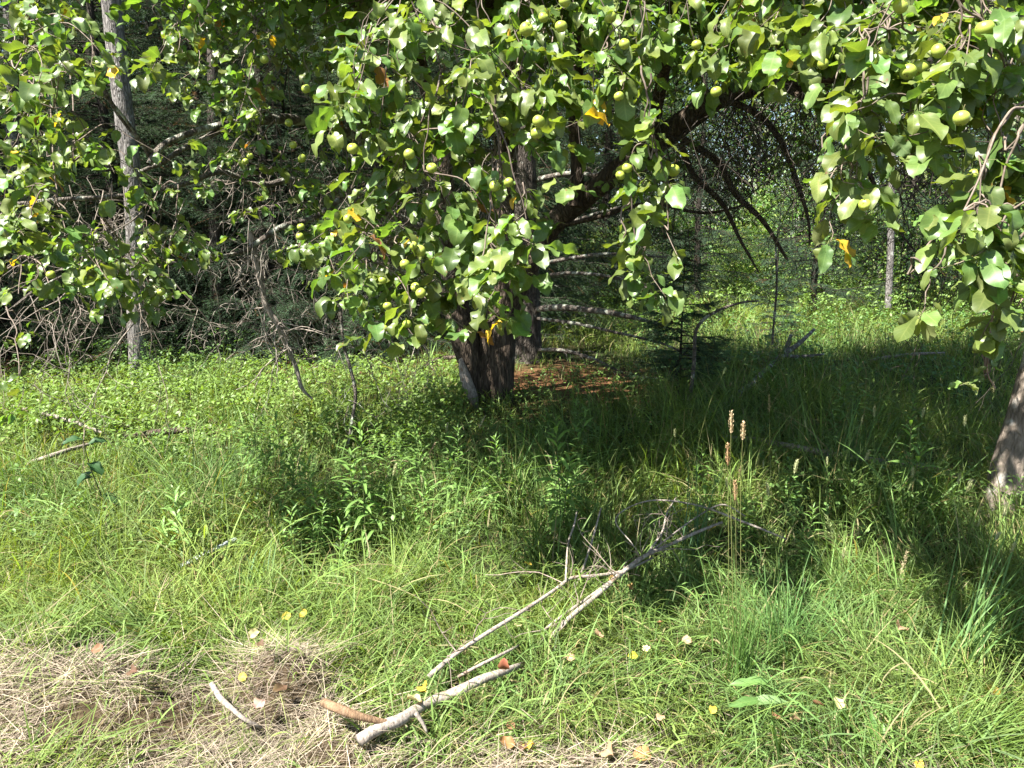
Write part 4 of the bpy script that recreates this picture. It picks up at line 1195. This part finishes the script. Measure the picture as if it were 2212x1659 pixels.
stalk('green spike leaning right in the grass left of the grey trunk', [gpt(1915, 1180), at(1930, 1110, 3.9), at(1960, 1060, 3.9)], .07, .010, grn)
stalk('airy green seed plume above the tall right-hand grass', [gpt(1830, 1330), at(1820, 1240, 3.1), at(1800, 1165, 3.1)], .12, .06, grn, 'plume')
stalk('thin stalk with small tan plume among the shaded grass at centre', [gpt(905, 1130), at(900, 1040, 4.3), at(925, 985, 4.3)], .09, .018, (.34, .24, .17), 'plume')

st0 = None
for i in range(26):
    px, py = (rng.uniform(1430, 2150), rng.uniform(1040, 1480)) if i < 19 else (rng.uniform(350, 1100), rng.uniform(1050, 1350))
    g = gpt(px, py)
    if st0 is None:
        hh = .62
        st0 = stalk('thin green stalk with a small seed head among the tall grass', [g, g + np.array([.02, 0, .3]), g + np.array([.07, .01, hh])], .05, .008, (.36, .38, .2), 'spike', (.14, .2, .06))
        st0['group'] = 'thin seeding stalks in the tall grass'
        st_sc = None
    else:
        dup(st0, tuple(g), rng.uniform(0, 6.28), rng.uniform(.65, 1.05), None, (rng.normal(0, .12), rng.normal(0, .12)))
# tall bluish blades at the right front
TG = 'tall broad grass tufts'
def tuft(label, px, py, n, H, az, sp, w, C, ph=.25, bd=.6):
    g = gpt(px, py)
    mbt = MB()
    b = np.stack([g[0] + rng.normal(0, .035, n), g[1] + rng.normal(0, .03, n), np.full(n, g[2] - .01)], -1)
    blades(mbt, b, H * rng.uniform(.6, 1.1, n), w * rng.uniform(.6, 1.2, n), az + rng.normal(0, sp, n), np.abs(rng.normal(ph, .12, n)), rng.gamma(2, bd / 2, n), np.array(C)[None] * 1.25 * rng.uniform(.75, 1.3, (n, 1)), 9)
    o = mbt.build('grass_tuft', M_GRASS)
    o.location = (0, 0, 0)
    tag(o, label, 'grass tuft', TG)
tuft('tall bluish grass tuft with broad blades reaching right at the front right', 2040, 1480, 26, .62, .25, .5, .010, (.075, .145, .045), .4, .5)
tuft('second bluish tuft with long upright blades beside the front right tuft', 2110, 1420, 20, .60, .35, .6, .009, (.080, .150, .040), .35, .6)
tuft('upright tuft of long green blades round the tan grass spikes', 1590, 1480, 60, .50, 1.5, 2.5, .005, (.070, .135, .030), .12, .4)
tuft('tuft of long thin blades right of the tan grass spikes', 1690, 1420, 60, .46, 1.8, 2.5, .005, (.065, .135, .035), .2, .6)
tuft('broad arching bluish blades low in the shade near the left pale board', 560, 1300, 30, .34, 3.0, 2.0, .008, (.055, .120, .045), .3, 1.2)
tuft('arching broad blades over the left edge of the dry hay', 330, 1385, 40, .36, 3.3, .8, .008, (.085, .140, .035), .7, .9)
tuft('long yellow-green blades lying rightward in the front right corner', 2060, 1640, 90, .42, -.3, .7, .005, (.095, .150, .030), .6, .7)
tuft('slim bluish stalks with narrow leaves in the shade left of the tan spikes', 1490, 1240, 26, .66, 1.2, 1.5, .007, (.060, .125, .055), .1, .3)
tuft('spray of pale arching blades below the forbs at centre', 935, 1220, 70, .34, 2.0, 2.5, .006, (.095, .150, .040), .3, 1.0)
tuft('weedy grass clump with tall arching stems under the dark conifers', 480, 860, 34, .62, 1.5, 2.5, .007, (.09, .14, .05), .2, .8)

# crumpled broad leaves lying at the front right
mbp = MB()
g = gpt(1590, 1560)
P = np.array([gpt(1660, 1530), gpt(1700, 1575), gpt(1640, 1570)]) + np.array([0, 0, .10])
leaves(mbp, P, np.array([[-1, -.1, .05], [-1, .05, .0], [-.9, -.3, .05]]), np.array([[.1, -.4, 1.0], [0, -.3, 1.0], [.1, -.5, 1]]), np.array([.15, .18, .13]), np.array([.034, .036, .03]), np.array([[.10, .19, .05], [.13, .21, .08], [.08, .16, .04]]), 10, 5, .4, .35, .08, 'lance')
tag(mbp.build('broad_leaf_weed', M_HERB), 'flattened weed with long wide pale green leaves at the edge of the hay', 'weed')
mbp = MB()
P = np.array([gpt(1880, 1630), gpt(1890, 1640)]) + np.array([0, 0, .02])
leaves(mbp, P, np.array([[.1, .2, 1], [.25, .1, .9]]), np.array([[0, -1, .2], [-.3, -1, .1]]), np.array([.12, .10]), np.array([.03, .028]), np.array([[.08, .17, .035], [.09, .17, .035]]), 10, 5, .8, .35, .06, 'lance')
tag(mbp.build('dock_weed', M_HERB), 'upright weed with two wide green leaves in the front right grass', 'weed')

# violet flower
root = thing('violet_flower', 'tiny violet wildflower on a thin stem in the middle grass', 'flower', tuple(gpt(1420, 1180)))
sb = MB(); a = gpt(1420, 1180); b = at(1418, 1128, a[1]); tubes(sb, catmull([a, (a + b) / 2, b], 6), np.linspace(.0014, .001, 6), 4, (.09, .14, .05)); sb.build('stem', M_GRASS, root)
fb = MB(); k = np.arange(6) * 1.05
dd = np.stack([np.cos(k), np.sin(k), np.full(6, .5)], -1)
leaves(fb, np.tile(b, (6, 1)), dd, np.tile([0, 0, 1.0], (6, 1)), np.full(6, .012), np.full(6, .008), np.tile([.35, .25, .65], (6, 1)), 4, 3, .3, .1, 0, 'oval')
fb.build('petals', M_HERB, root)

# ------------------------------------------------------------------ sticks and logs
def stick(name, label, cat, pts, mat=None, forks=(), fine=0, C=(.4, .36, .32), amp=.16, group=None, Y=None):
    """pts: (px,py,height,width_px)"""
    def conv(pp):
        out = []
        for (px, py, h, w) in pp:
            g = at(px, py, Y) if Y else gpt(px, py, h + (.04 if py > 1180 else 0))
            out.append((g[0], g[1], g[2], .5 * (.78 if not Y else .6) * w / FPX * np.linalg.norm(g - CAM)))
        return out
    P = conv(pts)
    mbs = MB(); limb(mbs, P, 12, None, amp, C, int(pts[0][0]) % 97, 26, True, px=False)
    o = mbs.build(name, mat or M_STICK)
    tag(o, label, cat, group)
    for f in forks:
        fm = MB(); limb(fm, conv(f), 8, None, amp, C, int(f[0][0]) % 89, 26, True, px=False)
        fm.build('side_branch', mat or M_STICK, o)
    if fine:
        A = np.array([q[:3] for q in P])
        for _ in range(fine):
            lst = []
            k = rng.integers(1, len(A)); u = rng.random()
            grow(lst, A[k - 1] * (1 - u) + A[k] * u, np.array([rng.normal(0, .7), rng.normal(.2, .7), .5]), rng.uniform(.12, .35), .0028, 1, .1)
            fm = MB(); emit(fm, lst, (.24, .20, .17)); fm.build('twig', M_TWIG, o)
    return o
stick('fallen_branch', 'thick whitish fallen branch lying in the front grass with a snapped near end', 'branch',
      [(775, 1600, .015, 29), (825, 1570, .035, 29), (868, 1553, .045, 27), (925, 1518, .045, 24), (975, 1500, .05, 26), (1040, 1468, .065, 22), (1085, 1452, .055, 18), (1130, 1434, .01, 12)],
      forks=[[(898, 1540, .08, 12), (912, 1560, .05, 10), (922, 1582, .02, 7)]])
stick('rotten_stick', 'short orange-brown broken stick end poking out beside the thick whitish branch', 'stick',
      [(700, 1518, .07, 22), (735, 1532, .08, 22), (770, 1545, .07, 19), (830, 1560, .05, 14), (870, 1566, .03, 9)], M_ROT)
stick('broken_stick', 'pale broken stick slanting down across the hay mound at front left', 'stick',
      [(458, 1478, .07, 13), (476, 1508, .065, 14), (500, 1530, .06, 12), (528, 1553, .05, 11), (565, 1572, .01, 8)])
stick('fallen_branch', 'long grey-brown peeling branch slanting up across the grass with one upright twig', 'branch',
      [(925, 1462, .04, 13), (985, 1412, .09, 11), (1045, 1372, .12, 10), (1100, 1338, .14, 10), (1160, 1300, .15, 9), (1210, 1266, .16, 9), (1235, 1248, .17, 8), (1290, 1243, .17, 7), (1350, 1232, .17, 6), (1410, 1205, .17, 5)],
      forks=[[(1222, 1258, .17, 6), (1224, 1215, .22, 6), (1228, 1170, .27, 5), (1240, 1135, .31, 5), (1246, 1105, .33, 4)]], fine=6)
stick('fallen_branch', 'straight pale grey branch leaning up to the right with fine twigs at its top', 'branch',
      [(1190, 1378, .05, 13), (1230, 1335, .10, 13), (1290, 1285, .14, 13), (1340, 1240, .17, 12), (1395, 1200, .20, 11), (1450, 1175, .22, 9), (1500, 1152, .23, 8), (1560, 1128, .24, 6)],
      forks=[[(1395, 1200, .2, 6), (1430, 1150, .26, 5), (1440, 1110, .3, 4), (1460, 1075, .33, 3)], [(1350, 1232, .18, 6), (1420, 1180, .24, 5), (1500, 1120, .28, 4), (1560, 1090, .31, 4), (1610, 1115, .28, 3)],
             [(1370, 1180, .22, 3), (1330, 1120, .3, 3), (1400, 1082, .33, 4), (1500, 1090, .31, 5), (1600, 1125, .28, 6), (1700, 1165, .2, 4)]], fine=14)
stick('thin_stick', 'thin pale stick running parallel just left of the straight pale branch', 'stick',
      [(1175, 1362, .05, 7), (1215, 1330, .09, 7), (1265, 1295, .13, 7), (1310, 1262, .15, 7), (1360, 1222, .18, 6)])
stick('thin_stick', 'short bare stick standing up beside the upright twig in the middle grass', 'stick',
      [(1245, 1270, .02, 8), (1262, 1220, .14, 6), (1280, 1165, .24, 5), (1298, 1098, .34, 4)])
stick('thin_stick', 'thin grey stick half sunk in grass above the thick whitish branch', 'stick',
      [(990, 1462, .03, 8), (1030, 1440, .07, 8), (1075, 1418, .08, 8), (1120, 1395, .06, 6)])
stick('fallen_log', 'long pale fallen log half sunk in shaded grass before the leaning trunk', 'log',
      [(1560, 945, .10, 13), (1640, 952, .13, 14), (1720, 966, .15, 15), (1800, 982, .17, 17), (1880, 994, .16, 16), (1960, 1003, .14, 14), (2050, 1020, .12, 12), (2120, 1050, .1, 9)])
stick('fallen_log', 'forked grey dead log leaning out of the brush pile', 'log',
      [(1560, 880, .05, 16), (1610, 840, .15, 16), (1655, 800, .2, 15), (1690, 768, .26, 16), (1702, 745, .32, 12), (1708, 725, .36, 9)], M_LIMB,
      forks=[[(1692, 764, .34, 14), (1722, 745, .38, 11), (1748, 722, .44, 9), (1758, 712, .46, 8)], [(1690, 768, .34, 8), (1730, 770, .3, 8), (1780, 765, .28, 5)]], fine=16)
stick('arched_dead_branch', 'smooth bluish dead branch arching up beside the young spruce', 'branch',
      [(1485, 880, 0, 14), (1495, 830, .18, 13), (1500, 770, .42, 12), (1502, 720, .62, 11), (1520, 690, .75, 11), (1560, 667, .85, 10), (1605, 653, .92, 8), (1640, 650, .95, 5)], mat=M_LIMB, fine=5, Y=6.9)
stick('bare_brush_stick', 'pale bare stick with twigs standing in front of the brush pile', 'stick',
      [(1668, 745, .0, 7), (1672, 690, .4, 6), (1678, 620, .75, 6), (1676, 540, 1.1, 6), (1682, 490, 1.3, 4)], mat=M_LIMB, fine=14, Y=7.9)
stick('fallen_branch', 'pale branch lying in the bright grass at far left', 'branch',
      [(-20, 868, .08, 9), (60, 885, .10, 9), (140, 905, .12, 9), (222, 935, .12, 7)])
stick('fallen_branch', 'weathered branch lying low in the grass at left below the bright patch', 'branch',
      [(60, 1000, .10, 8), (110, 985, .13, 11), (155, 970, .14, 9), (210, 955, .12, 6)])
stick('dark_log', 'dark shaded log end in the grass left of the dark forb', 'log',
      [(270, 945, .12, 14), (330, 935, .15, 15), (400, 930, .15, 15), (470, 935, .1, 12)], M_BARK)
stick('grey_stick', 'grey stick lying across the shaded grass in the right distance', 'stick',
      [(1880, 778, .10, 7), (1930, 770, .16, 8), (1990, 764, .2, 7), (2040, 762, .2, 4)])
stick('dark_bent_branch', 'dark bent dead branch on the ground against the apple trunk', 'branch',
      [(885, 825, 0, 9), (915, 795, .12, 9), (945, 776, .22, 9), (980, 772, .26, 10), (1010, 770, .27, 9)], M_BARK)

# pale board
g0, g1 = gpt(388, 1226, .07), gpt(512, 1166, .13)
d = nrmz(g1 - g0); s_ = nrmz(np.cross(d, [0, 0, 1])); up = np.cross(s_, d)
L = np.linalg.norm(g1 - g0)
mbx = MB()
n = 16
t = np.linspace(0, 1, n)
prof2 = [(-1, 0), (-1, .9), (-.9, 1), (.9, 1), (1, .9), (1, 0)]
V = []
for k in range(n):
    for (a, b) in prof2:
        e = 1.0 if 0 < k < n - 1 else .97
        V.append(g0 + d * (L * t[k]) + s_ * (a * .017 * e) + up * (b * .008 + .004 * math.sin(t[k] * 2.5)))
idx = np.arange(n * 6).reshape(n, 6)
Q = [[idx[k, j], idx[k, (j + 1) % 6], idx[k + 1, (j + 1) % 6], idx[k + 1, j]] for k in range(n - 1) for j in range(6)]
Q += [[idx[0, 0], idx[0, 5], idx[0, 4], idx[0, 1]], [idx[0, 1], idx[0, 4], idx[0, 3], idx[0, 2]], [idx[-1, 1], idx[-1, 4], idx[-1, 5], idx[-1, 0]], [idx[-1, 2], idx[-1, 3], idx[-1, 4], idx[-1, 1]]]
mbx.add(np.array(V), Q)
M_BOARD = bark_mat('painted_board', (.22, .25, .27), (.38, .41, .43), (.20, .20, .19), .62, 20, .5, .15, .6)
tag(mbx.build('thin_board', M_BOARD, smooth=False), 'narrow pale grey board lying in the grass at left', 'board')

# ------------------------------------------------------------------ fallen leaves
BRN = (.22, .11, .06); TAN = (.34, .23, .14); YEL = (.50, .36, .05); PYE = (.44, .40, .20); DRK = (.11, .065, .04); RED = (.25, .09, .05); ORG = (.32, .17, .07)
FL = [(1290, 1372, TAN, .085, 'big curled tan fallen leaf in the grass right of the straight pale branch'),
 (1090, 1466, RED, .075, 'red-brown fallen leaf standing on edge on the thick whitish branch'),
 (1425, 1345, BRN, .055, 'small brown fallen leaf on the grass below the shaded tuft'),
 (1482, 1382, TAN, .060, 'round tan fallen leaf left of the tan grass spikes'),
 (1396, 1402, PYE, .045, 'small cream fallen leaf between two curled tan leaves'),
 (1095, 1605, ORG, .075, 'orange-tan curled leaf on the hay at bottom centre'),
 (1128, 1612, DRK, .055, 'dark brown leaf between an orange and a yellow leaf on the hay'),
 (1143, 1612, YEL, .060, 'bright yellow leaf on the hay at bottom centre'),
 (1312, 1620, TAN, .085, 'flat tan leaf on the hay left of a similar orange leaf'),
 (1385, 1628, ORG, .090, 'broad orange leaf on the hay at bottom right of centre'),
 (1716, 1582, TAN, .065, 'curled tan leaf standing at the edge between hay and right-hand grass'),
 (1766, 1522, BRN, .055, 'rusty leaf beside the round pale yellow leaf at front right'),
 (1811, 1520, PYE, .065, 'round pale yellow leaf in the grass at front right'),
 (1540, 1532, YEL, .055, 'yellow leaf above the flattened broad-leaved weed'),
 (1426, 1548, TAN, .055, 'small tan leaf in the grass left of the flattened weed'),
 (1103, 1566, BRN, .055, 'brown leaf where the grass meets the hay below the whitish branch'),
 (1232, 1420, TAN, .050, 'small tan leaf above the middle front grass, alone'),
 (1362, 1266, ORG, .055, 'orange leaf caught right of the straight pale branch'),
 (1322, 1248, ORG, .050, 'orange leaf caught between the two parallel branches'),
 (548, 1368, PYE, .065, 'pale buff leaf in the grass above the hay mound'),
 (563, 1390, DRK, .050, 'dark brown leaf just under the pale buff leaf'),
 (212, 1402, BRN, .060, 'brown leaf on the grass edge at far left front'),
 (285, 1448, DRK, .080, 'crumpled dark leaf on the hay left of the broken stick'),
 (604, 1488, DRK, .080, 'crumpled dark leaf on top of the hay mound'),
 (561, 1518, (.28, .19, .16), .070, 'purplish grey leaf on the near side of the hay mound'),
 (523, 1462, YEL, .045, 'small yellow leaf on the left side of the hay mound'),
 (915, 1486, YEL, .075, 'yellow leaf with brown tip above the thick whitish branch'),
 (895, 1512, PYE, .085, 'cream leaf resting against the thick whitish branch'),
 (618, 1332, YEL, .060, 'yellow leaf in the front left grass, left of a similar one'),
 (655, 1326, YEL, .055, 'yellow leaf in the front left grass, right of a similar one'),
 (1140, 1218, YEL, .055, 'narrow yellow leaf in the sunlit grass below the drooping forb'),
 (1535, 1142, YEL, .090, 'large yellow leaf at the top end of the straight pale branch'),
 (1119, 1350, PYE, .055, 'pale yellow leaf beside the peeling grey-brown branch'),
 (1366, 1416, (.42, .42, .04), .055, 'greenish yellow leaf in the sunlit front grass'),
 (2146, 1490, YEL, .070, 'crumpled yellow leaf in the grass by the right edge'),
 (1962, 1240, YEL, .060, 'yellow leaf at the base of the dry straw-coloured plume'),
 (1834, 1236, YEL, .055, 'yellow leaf hidden in the tall grass left of the dry plume'),
 (1016, 1066, (.45, .32, .05), .085, 'yellow leaf low in the shaded grass below the apple trunk'),
 (1945, 1352, TAN, .090, 'pale tan leaf deep in the tall right-hand grass'),
 (1912, 1000, (.48, .36, .10), .080, 'yellowish leaf lying on the long pale log'),
 (1985, 1652, YEL, .050, 'yellow leaf at the bottom edge in the right-hand grass'),
 (1675, 1545, BRN, .05, 'small brown leaf at the base of the tan grass spikes')]
for (px, py, c, s, lab) in FL:
    h = .05 if py > 1560 else .12
    p = gpt(px, py, h)
    mbl = MB()
    az = rng.uniform(0, 6.28); s *= .74
    d = np.array([math.cos(az), math.sin(az), rng.uniform(-.1, .35)])
    nn = np.array([rng.normal(0, .25), -.75 + rng.normal(0, .2), 1.0])
    if 'standing' in lab: d = np.array([.1, .1, -1.0]); nn = np.array([-.2, -1, .1]); p = p + np.array([0, 0, .05])
    C = np.array([c]) * rng.uniform(.85, 1.1)
    dn = nrmz(d)
    leaves(mbl, (p - dn * s / 2)[None], d[None], nn[None], np.array([s]), np.array([s * rng.uniform(.6, .85)]), C, 9, 7, rng.uniform(.4, 1.6) * rng.choice([-1, 1]), rng.uniform(.1, .5), .14, 'apple', .10)
    leaves_o = mbl.build('fallen_leaf', M_DEADLEAF)
    tag(leaves_o, lab, 'leaf', 'fallen leaves on the grass')
